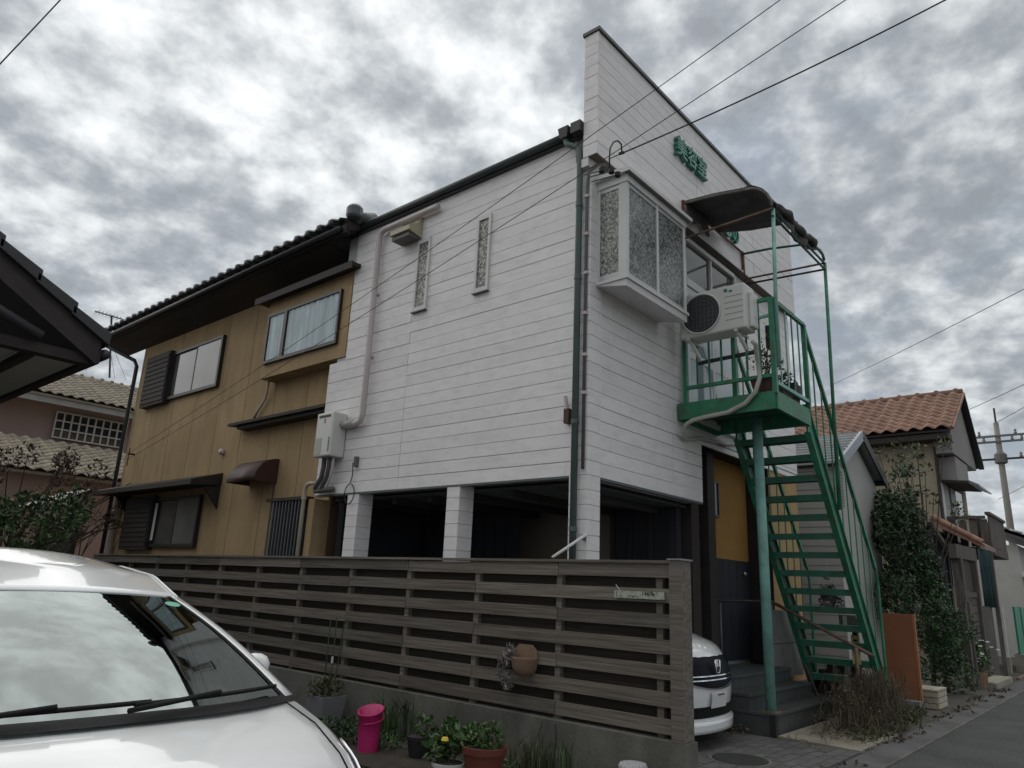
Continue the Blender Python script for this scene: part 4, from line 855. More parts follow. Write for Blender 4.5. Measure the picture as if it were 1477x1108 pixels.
# hanging half pot on fence
hpz = P(750, 955, x=FX-.08); hq = thing('wall_planter', (FX-.08, hpz[1], hpz[2]-.1), 'tan clay half-round wall planter with dry plant hooked on the fence', 'planter')
mb = MB(); rows = []
for rr, zz in ((.02, -.115), (.08, -.105), (.115, -.05), (.128, .02), (.134, .04), (.118, .04), (.10, -.02)):
    rows.append([(FX-.004-rr*.95*math.sin(t), hpz[1]+rr*math.cos(t), hpz[2]+zz) for t in np.linspace(0, math.pi, 17)])
mb.grid(rows).build('bowl', pot_tan, hq, smooth=True)
MB().prism([(FX-.002, hpz[1]+a, hpz[2]+b) for a, b in ((-.128, .03), (.128, .03), (.12, .09), (.07, .135), (-.07, .135), (-.12, .09))], (-.012, 0, 0)).build('back_plate', pot_tan, hq)
leaf_mesh('dry_foliage', leafP, hq, [(FX-.09, hpz[1]+.11, hpz[2]+.07), (FX-.11, hpz[1]+.16, hpz[2]-.02), (FX-.10, hpz[1]+.15, hpz[2]-.12), (FX-.10, hpz[1]+.11, hpz[2]-.19)], [.055, .05, .05, .04], 240, .05, -.3, 3.2)

# ================================================================== PLANTS AND POTS ALONG THE FENCE
pot_plant('potted_plant', P(466, 1052, x=-1.15)[:2]+(.03,), 'square grey planter with a straggly plant tied to stakes', leafC, pot_grey, .14, .30, [(.05, -.05, .05, .10), (-.1, .05, .06, .09), (.1, .12, .05, .09), (.02, .0, .15, .06)], 260, .045, square=True, taper=.7)
sk = thing('plant_stakes', P(466, 1052, x=-1.15)[:2]+(.3,), 'thin green plant stakes standing in the square grey planter', 'stakes')
pp = P(466, 1052, x=-1.15)
for dy, dx, h, ty in ((.06, 0, .72, .0), (.0, .03, .74, 0), (-.10, 0, .70, -.06)): MB().tube([(pp[0]+dx, pp[1]+dy, .28), (pp[0]+dx, pp[1]+dy+ty, .3+h)], .006, 6).build('stake', leafA, sk)
MB().box(pp[0]+.02, pp[0]+.028, pp[1]-.012, pp[1]+.012, .62, .68).build('tag', trim_white, sk)
bn = P(530, 1083, z=.03); bi = thing('pink_bucket', bn, 'bright pink plastic tub standing in the weeds by the fence', 'bucket')
rows = []
for rr, zz in ((.085, 0), (.092, .14), (.102, .305), (.112, .31), (.112, .322), (.098, .32), (.088, .06)):
    rows.append([(bn[0]+rr*math.cos(t), bn[1]+rr*math.sin(t), bn[2]+zz*(1+.10*math.sin(t+1.2)*(zz > .2))) for t in np.linspace(0, 2*math.pi, 29)])
MB().grid(rows).build('tub', pot_pink, bi, smooth=True)
MB().tube([(bn[0]+.11*math.cos(t), bn[1]+.11*math.sin(t)-.01, bn[2]+.30-.08*math.sin(t/2+.0)) for t in np.linspace(3.4, 5.9, 12)], .005, 5).build('handle', pot_pink, bi, smooth=True)
MB().box(bn[0]-.05, bn[0]+.05, bn[1]-.05, bn[1]+.05, bn[2], bn[2]+.01).build('base', pot_pink, bi)
gq = P(595, 1065, z=.03)
tag(blades('grass_clump', leafG, None, (gq[0]+.08, gq[1]+.1, .03), .11, .17, 900, .42, .013, .7), 'tall green grass clump between the pink tub and the potted plants', 'grass')
gq = P(500, 1075, z=.03); tag(leaf_mesh('low_weed', leafA, None, [(gq[0]+.1, gq[1]+.05, .12), (gq[0], gq[1]+.3, .1), (gq[0]+.12, gq[1]-.15, .08)], [.14, .13, .1], 420, .05, .4), 'dark leafy weeds growing behind the pink tub', 'weeds')
bp = P(600, 1092, z=.03); pot_plant('potted_plant', (bp[0]+.02, bp[1], .03), 'black nursery pot with sparse leaves beside the yellow flowering plant', leafB, black_metal, .10, .16, [(.05, -.04, .06, .09)], 60, .06)
wp = P(645, 1130, z=.03); t_ = pot_plant('potted_plant', (wp[0], wp[1], .03), 'yellow flowering leafy plant in a white round pot', leafB, pot_white, .115, .14, [(.05, .02, .15, .11), (-.06, .08, .08, .09), (.08, -.08, .15, .09), (0, .13, .07, .10), (.05, .05, .22, .07)], 300, .070)
for dx, dy, dz in ((-.05, .0, .32), (.02, .15, .26)): MB().lathe((wp[0]+dx, wp[1]+dy, dz), [(.0, -.012), (.03, 0), (.022, .02), (0, .022)], 8).build('flower', petal_y, t_)
rp_ = P(692, 1135, z=.03); pot_plant('potted_plant', (rp_[0]+.03, rp_[1], .03), 'feathery green plant in a round terracotta red pot', leafB, pot_red, .155, .265, [(.0, .07, .05, .09), (.02, -.06, .05, .09), (.0, .13, .07, .07), (.04, -.02, .10, .07)], 420, .045, taper=.72, aspect=2.6)
for i, (px_, h_) in enumerate(((750, .22), (790, .26), (830, .16), (870, .14))):
    q = P(px_, 1125, z=.02); tag(blades('weed_tuft', leafG if i % 2 else leafC, None, (q[0]+.12, q[1], .03), .06, .13, 110, h_*1.3, .008, .5), 'thin weed tuft growing at the foot of the concrete fence wall', 'weeds', 'weed tufts along the fence wall')
bc = [(-1.05+random.gauss(0, .16), -.9+k*.16+random.gauss(0, .05), .05+random.random()*.05) for k in range(30)]
gcv = leaf_mesh('bed_ground_cover', leafB, None, bc, [(.16, .13, .05)]*len(bc), 2600, .038, .5, 1.8); tag(gcv, 'patchy low green weeds covering the planting bed along the fence', 'ground cover', kind='stuff')
tw = thing('bare_weed', P(780, 1125, z=.03), 'thin dark seed stalks standing before the concrete fence wall', 'weeds')
for i in range(9):
    q = P(740+i*16, 1125, z=.03); h = random.uniform(.2, .42); MB().tube([(q[0]+.1, q[1], .03), (q[0]+.12, q[1]+random.gauss(0, .03), .03+h*.6), (q[0]+.12, q[1]+random.gauss(0, .06), .03+h)], .0035, 4).build('stalk', bark, tw)
bo = P(913, 1101, z=.27); bl = thing('low_bollard', (bo[0], bo[1], 0), 'short round speckled white stone post at the fence end', 'bollard')
MB().lathe((bo[0], bo[1], 0), [(.10, 0), (.10, .255), (.092, .27), (0, .272)], 24).build('post', M('speckled_stone', (.42, .42, .42), .7, .5, 120), bl)

# dry weeds by the stair foot
dw = P(1285, 1060, z=.02)
mbw = MB()
for i in range(900):                                            # tangled dry stems that arch over and hang down
    cx_ = 3.9+rng.normal()*.55; cy_ = -1.30+rng.normal()*.16; h = max(.08, .62*math.exp(-((cx_-4.05)/.75)**2))*(.45+.7*rng.random())
    a = rng.random()*6.28; l_ = .10+.22*rng.random(); dx, dy = math.cos(a)*l_, math.sin(a)*l_*.7; w_ = .0022+.002*rng.random()
    q0_ = Vector((cx_, cy_, .02)); q1_ = Vector((cx_+dx*.35, cy_+dy*.35, .02+h*.8)); q2_ = Vector((cx_+dx*.8, cy_+dy*.8, .02+h)); q3_ = Vector((cx_+dx*1.3, cy_+dy*1.3, .02+h*(.35+.4*rng.random())))
    mbw.tube([q0_, q1_, q2_, q3_], [w_, w_, w_*.8, w_*.5], 3, False)
dws = thing('dry_weeds', (4.0, -1.3, 0), 'heap of dry straw coloured stems and dead leaves by the stair foot', 'weeds')
mbw.build('stems', leafD, dws)
leaf_mesh('dead_leaves', leafD, dws, [(3.9+random.gauss(0, .45), -1.30+random.gauss(0, .14), .08+random.random()*.36) for k in range(34)], [.13]*34, 1700, .045, -.2, 3.0)
tag(leaf_mesh('ground_creeper', leafC, None, [(3.1, -1.45, .05), (3.6, -1.52, .07), (4.2, -1.5, .09), (4.9, -1.45, .08), (5.5, -1.4, .06), (4.4, -1.25, .25), (4.6, -1.2, .4)], [(.3, .16, .06), (.35, .15, .08), (.4, .17, .12), (.4, .15, .10), (.35, .13, .07), (.28, .15, .2), (.2, .12, .2)], 1500, .05, .4), 'low brown green creeper edging the gutter by the stairs', 'creeper')
sw_ = thing('step_weed', (2.2, -.35, .02), 'small dry weed at the side of the entrance steps', 'weed'); leaf_mesh('foliage', leafD, sw_, [(2.2, -.35, .07)], [(.12, .2, .06)], 120, .04)
mb = MB(); [mb.tube([(2.2, -.35, .0), (2.2+random.gauss(0, .06), -.35+random.gauss(0, .1), .12)], .003, 4, False) for k in range(8)]; mb.build('stem', bark, sw_)
lc = [(2.6+random.random()*9, -1.70+random.gauss(0, .07), .02) for k in range(40)]+[(-.5+random.random()*3, -1.68+random.gauss(0, .06), .02) for k in range(10)]
tag(leaf_mesh('leaf_litter', leafD, None, lc, [(.14, .07, .008)]*50, 420, .045, 0, 1.6), 'scattered dead leaves along the gutter', 'leaf litter', kind='stuff')

# ================================================================== CARS
def car(name, label, loc, p):
    """a hatchback or van facing -Y; loc is the ground point under the nose centre"""
    t = thing(name, (loc[0], loc[1], 0), label, 'car'); X, Y = loc[0], loc[1]; hw = p['hw']; Ln = p['len']
    yb, yt = p['yb'], p['yt']
    def belt(s): return float(np.interp(s, p['belt'][0], p['belt'][1]))
    def half(s): return float(np.interp(s, p['half'][0], p['half'][1]))*hw
    def hood(s): return float(np.interp(s, p['hood'][0], p['hood'][1]))
    def low(s): return float(np.interp(s, [0, .12, .5, Ln-.4, Ln], [.24, .19, .18, .2, .3]))
    st_ = sorted(set([round(v, 3) for v in np.concatenate([np.linspace(0, .5, 9), np.linspace(.5, Ln-.5, 26), np.linspace(Ln-.5, Ln, 7)])]))
    rows = []
    for s in st_:
        h = half(s); zb = belt(s); zh = max(hood(s), zb); lo = low(s); prof = [(h*.90, lo), (h*.985, lo+.06), (h*1.0, lo+(zb-lo)*.35), (h*1.0, lo+(zb-lo)*.65), (h*.985, zb-.07), (h*.955, zb-.02), (h*.90, zb+.008)]
        top = [(h*u, zb+.008+(zh-zb)*(1-(u/.90)**2)) for u in (.72, .5, .25, 0)]
        full = [(a, b) for a, b in prof+top]; full = full+[(-a, b) for a, b in full[-2::-1]]
        # bow of the nose and tail in plan
        rows.append([(X+a, Y+s+p['bow']*(abs(a)/hw)**2.4*max(0, 1-s/.9)-p['bow']*.6*(abs(a)/hw)**2.4*max(0, 1-(Ln-s)/.6), b) for a, b in full])
    def wheelcut(r):
        return r
    body = MB().grid(rows); n = len(rows[0])
    body.f += [tuple(range(n))[::-1], tuple(range((len(rows)-1)*n, len(rows)*n))]
    bo_ = body.build('body', car_white, t, smooth=True, fixn=True)
    md = bo_.modifiers.new('ws', 'EDGE_SPLIT'); md.split_angle = rad(38)
    def skin(s, f, sgn, off=.008):
        h = half(s)*(.99-.06*f); zb = belt(s); return (X+sgn*(h+off), Y+s+p['bow']*(h/hw)**2.4*max(0, 1-s/.9)-off, zb-.14+.135*f)
    # greenhouse
    cw, ct, zc0, zc1, zt0, zt1 = p['cw'], p['ct'], p['zc0'], p['zc1'], p['zt0'], p['zt1']
    def cowl(u): return Vector((X+u*cw, Y+yb[0]+(yb[1]-yb[0])*abs(u)**2.2, zc0+(zc1-zc0)*u*u))
    def head(u): return Vector((X+u*ct, Y+yt[0]+(yt[1]-yt[0])*u*u, zt0+(zt1-zt0)*u*u))
    def wsp(u, v):
        a = cowl(u); b = head(u); q = a.lerp(b, v); q.z += .035*math.sin(math.pi*v)*(1-.3*u*u); return q
    us = np.linspace(-1, 1, 29); vs = np.linspace(0, 1, 11)
    ug = [u for u in us if abs(u) <= .931]
    ws = MB().grid([[wsp(u, v) for u in ug] for v in vs]).build('windscreen', car_glass, t, smooth=True)
    for sgn in (-1, 1):
        MB().grid([[wsp(sgn*u, v)+Vector((0, 0, .006)) for u in (.925, .95, .975, 1.0)] for v in vs]).build('pillar', car_white, t, smooth=True, thick=.02)
        MB().grid([[wsp(sgn*u, v)+Vector((0, 0, .0045)) for u in (.895, .93)] for v in vs]).build('glass_seal', car_black, t, smooth=True)
    rl = p['roof']                                             # (s, crown z, edge z, half width)
    def roofp(u, s):
        zc = float(np.interp(s, [r[0] for r in rl], [r[1] for r in rl])); ze = float(np.interp(s, [r[0] for r in rl], [r[2] for r in rl])); w = float(np.interp(s, [r[0] for r in rl], [r[3] for r in rl]))
        k = yt[0]+(yt[1]-yt[0])*u*u; k2 = rl[0][0]; sh = (k-k2)*max(0, 1-(s-k2)/.8)
        return Vector((X+u*w, Y+s+sh, zc+(ze-zc)*abs(u)**2.6))
    ss = np.concatenate([np.linspace(rl[0][0], rl[0][0]+.5, 8), np.linspace(rl[0][0]+.5, rl[-1][0], 22)[1:]])
    MB().grid([[roofp(u, s)+Vector((0, 0, .004)) for u in us] for s in ss]).build('roof', car_white, t, smooth=True, thick=.012)
    for sgn in (-1, 1):                                        # roof gutters, side glass, pillars
        MB().tube([roofp(sgn*.985, s)+Vector((0, 0, .004)) for s in ss], .007, 6).build('roof_trim', car_white, t, smooth=True)
        def sidep(s, v):
            top = roofp(sgn, max(s, rl[0][0])); bt = Vector((X+sgn*min(half(s)*.90, cw+.02), Y+s, belt(s)+.006)); return bt.lerp(top, v)
        s0 = yb[1]+.02; sl_ = [s for s in np.linspace(yt[1]+.02, rl[-1][0]-.05, 24)]
        MB().grid([[sidep(s, v) for s in sl_] for v in (0, .34, .67, 1)]).build('side_glass', M('tinted_side_glass', (.02, .024, .024), .04, 0, spec=1.0), t, smooth=True)
        ca = cowl(sgn); ha = head(sgn)
        MB().add([ca+Vector((0, 0, -.01)), Vector((X+sgn*half(yt[1])*.90, Y+yt[1]+.02, belt(yt[1])+.006)), sidep(yt[1]+.02, 1), ha], [(0,1,2,3)]).build('quarter_glass', MATS['tinted_side_glass'], t)
        for sp_ in p['pillars']: MB().grid([[sidep(s, v)+Vector((sgn*.006, 0, 0)) for s in (sp_, sp_+.09)] for v in (0, .5, 1)]).build('pillar', car_black, t)
        m0 = cowl(sgn)+Vector((-sgn*.03, .40, .05))
        MB().lathe(m0+Vector((sgn*.085, .04, .03)), [(.0, -.06), (.042, -.052), (.058, -.025), (.062, .01), (.048, .042), (.026, .056), (0, .06)], 20, 1.4, .75).build('wing_mirror', car_white, t, smooth=True)
        MB().tube([m0, m0+Vector((sgn*.10, .04, .0))], .018, 6).build('mirror_arm', car_black, t)
    sb = rl[-1][0]
    MB().grid([[roofp(u, sb).lerp(Vector((X+u*half(Ln-.05)*.88, Y+Ln-.06, belt(Ln)+.0)), v) for u in us] for v in np.linspace(0, 1, 5)]).build('rear_glass', MATS['tinted_side_glass'], t, smooth=True)
    def topz(s, u): zb = belt(s); zh = max(hood(s), zb); return zb+.008+(zh-zb)*(1-(u/.90)**2)
    for sgn in (-1, 1):
        MB().tube([(X+sgn*half(s)*.84, Y+s+p['bow']*(half(s)*.84/hw)**2.4*max(0, 1-s/.9), topz(s, .84)+.001) for s in np.linspace(.22, yb[1]-.02, 16)], .003, 5).build('shut_line', car_black, t, smooth=True)
    # cowl panel, wipers
    MB().grid([[cowl(u*1.0)+Vector((0, -.055*v*(1-.25*u*u)-.0, .006-.014*v)) for u in us] for v in (-.35, 0, .5, 1)]).build('cowl_panel', car_black, t, smooth=True)
    for (ua, ub, va, vb) in ((-.60, .12, .02, .03), (.05, .86, .02, .045)):
        up_ = Vector((0, -.012, .028)); pts = [wsp(ua+(ub-ua)*k/8, va+(vb-va)*k/8)+up_ for k in range(9)]
        w_ = MB().tube(pts, .009, 6).build('wiper', car_black, t, smooth=True)
        MB().tube([cowl(ua-.05)+Vector((0, -.05, .03)), wsp((ua+ub)/2, (va+vb)/2)+up_*1.4], .010, 6).build('wiper_arm', car_black, w_, smooth=True)
    # interior
    B('dashboard', car_black, t, X-cw+.1, X+cw-.1, Y+yb[1]+.12, Y+yb[1]+.42, .72, zc1+.015)
    B('cabin_floor', car_black, t, X-hw*.8, X+hw*.8, Y+yb[1]+.1, Y+Ln-.5, .3, .5)
    for sx in (-.37, .37): sv = B('seat', seat_m, t, X+sx-.23, X+sx+.23, Y+yb[1]+1.15, Y+yb[1]+1.30, .55, 1.08, bevel=.05); B('headrest', seat_m, sv, X+sx-.12, X+sx+.12, Y+yb[1]+1.2, Y+yb[1]+1.29, 1.1, 1.26, bevel=.03)
    rc = (X+.37, Y+yb[1]+.55, .92); MB().tube([(rc[0]+.18*math.cos(a), rc[1]-.06*math.sin(a), rc[2]+.17*math.sin(a)) for a in np.linspace(0, 6.283, 25)], .014, 6).build('steering_wheel', car_black, t, smooth=True)
    # wheels
    for sx in (-1, 1):
        for sy in (.78, Ln-.72):
            c = Vector((X+sx*(hw-.09), Y+sy, .30)); wl = MB()
            for (a, b) in (((-.09, .10),)): pass
            w_ = MB().tube([c+Vector((-.095, 0, 0)), c+Vector((-.08, 0, 0)), c+Vector((.08, 0, 0)), c+Vector((.095, 0, 0))], [.275, .30, .30, .275], 28).build('wheel', rubber, t)
            MB().tube([c+Vector((sx*.094, 0, 0)), c+Vector((sx*.102, 0, 0))], [.20, .19], 20).build('rim', alloy, w_)
            for k in range(5): a = k*1.2566; MB().beam(c+Vector((sx*.104, .03*math.cos(a), .03*math.sin(a))), c+Vector((sx*.104, .19*math.cos(a), .19*math.sin(a))), .04, .012, (1, 0, 0)).build('spoke', chrome, w_)
    return t, cowl, roofp, wsp, skin
c1, cowl1, roof1, wsp1, skin1 = car('parked_car', 'white hatchback parked nose out with clouds mirrored in its windscreen', (-4.60, -2.02), dict(hw=.89, len=4.0, bow=.34,
    belt=([0, .12, .3, .55, .9, 1.2, 4.0], [.56, .66, .755, .84, .90, .915, .98]), half=([0, .1, .3, .8, 3.2, 3.8, 4.0], [.90, .955, .985, 1.0, 1.0, .95, .90]),
    hood=([0, .12, .3, .55, .85, 1.2, 4], [.60, .72, .83, .895, .925, .93, .95]), yb=(.70, .96), yt=(1.60, 1.72), cw=.84, ct=.62, zc0=.935, zc1=.912, zt0=1.318, zt1=1.293,
    roof=[(1.60, 1.318, 1.293, .62), (2.0, 1.425, 1.385, .645), (2.5, 1.50, 1.425, .65), (3.0, 1.515, 1.43, .64), (3.5, 1.47, 1.40, .59)], pillars=(2.45, 3.2)))
for sx in (-1, 1):
    MB().grid([[skin1(s_, f_, sx) for s_ in np.linspace(.02, .42, 9)] for f_ in (0, .35, .7, 1)]).build('headlight', lamp_m, c1, smooth=True)
    MB().tube([skin1(s_, 1, sx, .010) for s_ in np.linspace(.02, .44, 9)], .006, 6).build('lamp_trim', chrome, c1, smooth=True)
q = wsp1(.80, .86)+Vector((0, -.006, .010)); dn = (wsp1(.80, .9)-wsp1(.80, .8)).normalized()
MB().add([q+Vector((.033*math.cos(t), 0, 0))+dn*.03*math.sin(t) for t in np.linspace(0, 6.283, 17)[:-1]], [tuple(range(16))]).build('inspection_sticker', M('sticker_green', (.10, .36, .27), .5, .1), c1)
B('number_plate', trim_white, c1, -4.77, -4.43, -2.04, -2.025, .40, .56); B('grille', car_black, c1, -5.05, -4.15, -2.035, -2.0, .25, .36)
c2, cowl2, roof2, wsp2, skin2 = car('parked_van', 'white van with dark grille parked in the carport behind the fence', (1.30, -.64), dict(hw=.845, len=4.2, bow=.30,
    belt=([0, .05, .15, .4, .8, 4.2], [.62, .80, .90, .96, 1.0, 1.05]), half=([0, .06, .25, .7, 3.6, 4.1, 4.2], [.88, .94, .985, 1.0, 1.0, .97, .93]),
    hood=([0, .05, .15, .4, .8, 4.2], [.64, .84, .95, 1.04, 1.10, 1.12]), yb=(.62, .95), yt=(1.55, 1.70), cw=.79, ct=.62, zc0=1.11, zc1=1.05, zt0=1.66, zt1=1.62,
    roof=[(1.55, 1.66, 1.62, .62), (2.2, 1.72, 1.67, .64), (3.2, 1.71, 1.67, .64), (4.0, 1.66, 1.60, .60)], pillars=(2.4, 3.3)))
cx2, fy2 = 1.30, -.64
def nose(u, z, off=.012):                                       # a point on the bowed nose of the van
    zz = [(.24, .03), (.5, -.005), (.62, .0), (.80, .05), (.90, .15), (.95, .22)]; s = float(np.interp(z, [a for a, _ in zz], [b for _, b in zz]))
    return (cx2+u*.80, fy2+s+.30*abs(u*.80/.845)**2.4-off, z)
def nosepatch(name, mat, u0, u1, z0, z1, off=.012, n=14, m=5, par=None, thick=.0, zf=None):
    rows = [[nose(u, (z0 if zf is None else zf(u, 0))+((z1 if zf is None else zf(u, 1))-(z0 if zf is None else zf(u, 0)))*k/m, off) for u in np.linspace(u0, u1, n)] for k in range(m+1)]
    return MB().grid(rows).build(name, mat, par or c2, smooth=True, thick=thick)
nosepatch('bumper', car_white, -1, 1, .22, .60, .02, 20)
nosepatch('grille', M('van_grille', (.004, .006, .010), .45, .1, spec=.08), -.86, .86, .60, .865, .030, 20, zf=lambda u, k: (.555+.17*abs(u)**2 if k == 0 else .88-.02*u*u))
for z in (.63, .665): nosepatch('grille_bar', chrome, -.55, .55, z, z+.010, .040, 12, 1)
nosepatch('chrome_lip', chrome, -.80, .80, 0, 0, .042, 20, 1, zf=lambda u, k: .545+.165*abs(u)**2+.012*k)
nosepatch('air_intake', car_black, -.72, .72, .30, .40, .030, 16)
nosepatch('spoiler', car_white, -.98, .98, .17, .265, .06, 20, 3, thick=.05)
for sx in (-1, 1): nosepatch('headlight', M('dark_headlight', (.05, .055, .06), .1, .3, 25, spec=.6), sx*.62, sx*.97, .70, .86, .036, 8, zf=lambda u, k: (.72+.03*abs(u) if k == 0 else .855))
nosepatch('number_plate', trim_white, -.20, .20, .385, .53, .045, 6)
nosepatch('plate_print', ink, -.06, .12, .495, .507, .048, 4, 1)
em = MB(); ez, ey = .755, fy2-.034
em.tube([(cx2+a, ey+.006*abs(b), ez+b) for a, b in ((-.055, .055), (-.04, -.05), (-.025, -.062), (.025, -.062), (.04, -.05), (.055, .055), (-.055, .055))], .007, 6)
for sx in (-1, 1): em.tube([(cx2+sx*.030, ey-.004, ez+.05), (cx2+sx*.018, ey-.004, ez-.05)], .007, 6)
em.tube([(cx2-.022, ey-.004, ez), (cx2+.022, ey-.004, ez)], .007, 6); em.build('emblem', chrome, c2, smooth=True)

# ================================================================== NEIGHBOUR HOUSES
# left neighbour: overhanging eave of a dark tiled roof
LC = Vector((-3.2, 3.86, 3.58)); SLN = .62
ln = thing('left_house', (-7, 7, 0), 'low neighbour house with dark tiled overhanging roof corner and white soffit', 'house')
D_ = 7.5
MB().prism([(LC.x, LC.y, LC.z), (LC.x, LC.y, LC.z+.09), (LC.x-5, LC.y, LC.z+.09+5*SLN), (LC.x-5, LC.y, LC.z+5*SLN)], (0, D_, 0)).build('roof', dark_wood, ln)
MB().prism([(LC.x-5, LC.y, LC.z+5*SLN), (LC.x-5, LC.y, LC.z+.09+5*SLN), (LC.x-10, LC.y, LC.z+.09), (LC.x-10, LC.y, LC.z)], (0, D_, 0)).build('roof', kawara, ln)
vt_m = M('dark_verge_tile', (.030, .030, .034), .5, .2, 5, rnd=.2)
for k in range(12):                                            # verge tiles step up the gable edge
    x0 = LC.x+.06-k*.36; z0 = LC.z+.10+k*.36*SLN; nx_ = -.40
    MB().prism([(x0, LC.y-.06, z0-.05), (x0+nx_, LC.y-.06, z0-.05-nx_*SLN*.93), (x0+nx_, LC.y-.06, z0+.05-nx_*SLN*.93), (x0, LC.y-.06, z0+.085)], (0, .26, 0)).build('verge_tile', vt_m, ln, bevel=.008)
MB().prism([(LC.x-.02, LC.y-.02, LC.z-.16), (LC.x-.02, LC.y-.02, LC.z+.02), (LC.x-5, LC.y-.02, LC.z+.02+4.98*SLN), (LC.x-5, LC.y-.02, LC.z-.16+4.98*SLN)], (0, .05, 0)).build('bargeboard', dark_wood, ln)
B('fascia', dark_wood, ln, LC.x-.06, LC.x+.02, LC.y+.02, LC.y+D_, LC.z-.14, LC.z+.03)
MB().tube([(LC.x+.07, LC.y+.05, LC.z-.02), (LC.x+.07, LC.y+D_, LC.z-.03)], .055, 10).build('gutter', black_metal, ln, smooth=True)
for k in range(3):
    B('soffit_panel', soffw, ln, LC.x-.50-k*.55, LC.x-.07-k*.55, LC.y+.21, LC.y+D_-.3, LC.z-.10, LC.z-.08)
    B('soffit_batten', dark_wood, ln, LC.x-.585-k*.55, LC.x-.505-k*.55, LC.y+.215, LC.y+D_-.3, LC.z-.17, LC.z-.07)
B('soffit_batten', dark_wood, ln, LC.x-1.8, LC.x-.07, LC.y+.05, LC.y+.20, LC.z-.16, LC.z-.06)
q0 = LC+Vector((-.55, -.03, -.02))
MB().tube([q0, q0+Vector((-1.2, 0, .46)), q0+Vector((-2.4, 0, .95))], .055, 10).build('verge_gutter', vt_m, ln, smooth=True)
B('wall', greyw, ln, LC.x-9, LC.x-1.75, LC.y+.9, LC.y+D_-.5, 0, LC.z-.11)

# pink house far left
pk = thing('pink_house', (1, 21, 0), 'pink stucco house with buff tiled roofs beyond the left bush', 'house')
B('wall', pinkw, pk, -5.0, 5.5, 19.0, 24, 0, 6.0); B('wall', M('pink_wing', (.36, .26, .235), .9, .06), pk, -5.02, -1.1, 18.2, 18.998, 0, 5.6)  # front wing in a slightly darker pink
wx0, wx1, wz0, wz1 = P(82, 594, y=18.95)[0], P(176, 640, y=18.95)[0], P(84, 632, y=18.95)[2], P(82, 594, y=18.95)[2]
pwn = B('window', pane_dk, pk, wx0, wx1, 18.93, 18.99, wz0, wz1)
for k in range(10): x = wx0+(wx1-wx0)*k/9; B('bar', trim_white, pwn, x-.02, x+.02, 18.89, 18.929, wz0-.02, wz1+.02)
for k in range(4): z = wz0+(wz1-wz0)*k/3; B('bar', trim_white, pwn, wx0, wx1, 18.885, 18.928, z-.018, z+.018)
B('fascia', M('pale_fascia', (.30, .30, .29), .7, .1), pk, -5.3, 6, 18.15, 18.25, 5.70, 5.90)
PZ = 5.92
MB().prism([(-5.3, 18.1, PZ-.05), (-5.3, 18.1, PZ), (-5.3, 20.6, PZ+1.15), (-5.3, 20.6, PZ+1.1)], (11.5, 0, 0)).build('roof', cream_t, pk)
tile_roof(pk, cream_t, (-3.2, 18.05, PZ+.03), (1, 0, 0), (0, 2.5, 1.15), .27, .25, 30, 11, .055, limit=290)
MB().tube([(-5.3, 20.65, PZ+1.22), (6.2, 20.65, PZ+1.22)], .10, 10).build('ridge', cream_t, pk, smooth=True)
for k in range(30): MB().lathe((-3.2+k*.30, 20.62, PZ+1.29), [(.07, 0), (.05, .05), (0, .07)], 8).build('ridge_cap', cream_t, pk)
lr0 = P(100, 690, y=15.5); LZ_ = lr0[2]
MB().prism([(-5.3, 15.4, LZ_), (-5.3, 15.4, LZ_+.05), (-5.3, 18.15, LZ_+1.15), (-5.3, 18.15, LZ_+1.1)], (8.6, 0, 0)).build('lower_roof', cream_t, pk)
tile_roof(pk, cream_t, (-3.0, 15.35, LZ_+.08), (1, 0, 0), (0, 2.75, 1.1), .30, .27, 22, 11, .06, name='lower_roof_tile', limit=242)
B('lower_wall', pinkw, pk, -5.1, 3.1, 15.8, 18.19, 0, LZ_+.02)
# TV aerial on the tan roof side
at_ = thing('tv_antenna', (.8, 18.5, 6.5), 'thin TV antenna mast with cross rods behind the tan roof corner', 'antenna')
m0 = Vector(P(158, 545, y=19.5)); m1 = Vector(P(161, 455, y=19.5)); MB().tube([m0, m1], .03, 6).build('mast', black_metal, at_)
MB().tube([P(137, 449, y=19.5), P(178, 461, y=19.5)], .02, 6).build('boom', grey_pl, at_)
for k in range(7): q = Vector(P(141+k*5, 450+k*1.6, y=19.5)); MB().tube([q+Vector((0, -.22, 0)), q+Vector((0, .22, 0))], .008, 5).build('element', grey_pl, at_)
for dx in (-.6, .6, .25): MB().tube([m1+Vector((0, 0, -.6)), m0+Vector((dx, .3, .1))], .006, 4).build('guy_wire', grey_pl, at_)

# bush and trees on the left
def tree(name, loc, label, cat, h, clumps, nleaf, size, mat, r=.05, depth=2, aspect=2.0, branchy=1.0, group=None, n_limbs=5):
    t = thing(name, loc, label, cat, group); mb = MB(); base = Vector(loc); top = base+Vector((random.gauss(0, .1), random.gauss(0, .1), h*.6))
    mb.tube([base, base.lerp(top, .5)+Vector((.05, -.03, 0)), top], [r, r*.8, r*.5], 8, False)
    for c in clumps[:n_limbs*2]:
        q = base+Vector(c[:3]); s_ = base.lerp(top, random.uniform(.3, .9)); mb.tube([s_, s_.lerp(q, .5)+Vector((0, 0, .08)), q], [r*.4, r*.28, r*.12], 5, False)
    mb.build('trunk', bark, t)
    leaf_mesh('crown', mat, t, [(loc[0]+c[0], loc[1]+c[1], loc[2]+c[2]) for c in clumps], [c[3] for c in clumps], nleaf, size, .3, aspect); return t
def blob(nc, rx, ry, z0, z1, cr, shape=lambda t: 1.0):
    out = []
    for i in range(nc):
        t = random.random(); a = random.random()*6.283; k = math.sqrt(random.random())*shape(t)
        out.append((rx*k*math.cos(a), ry*k*math.sin(a), z0+(z1-z0)*t, cr*random.uniform(.7, 1.25)))
    return out
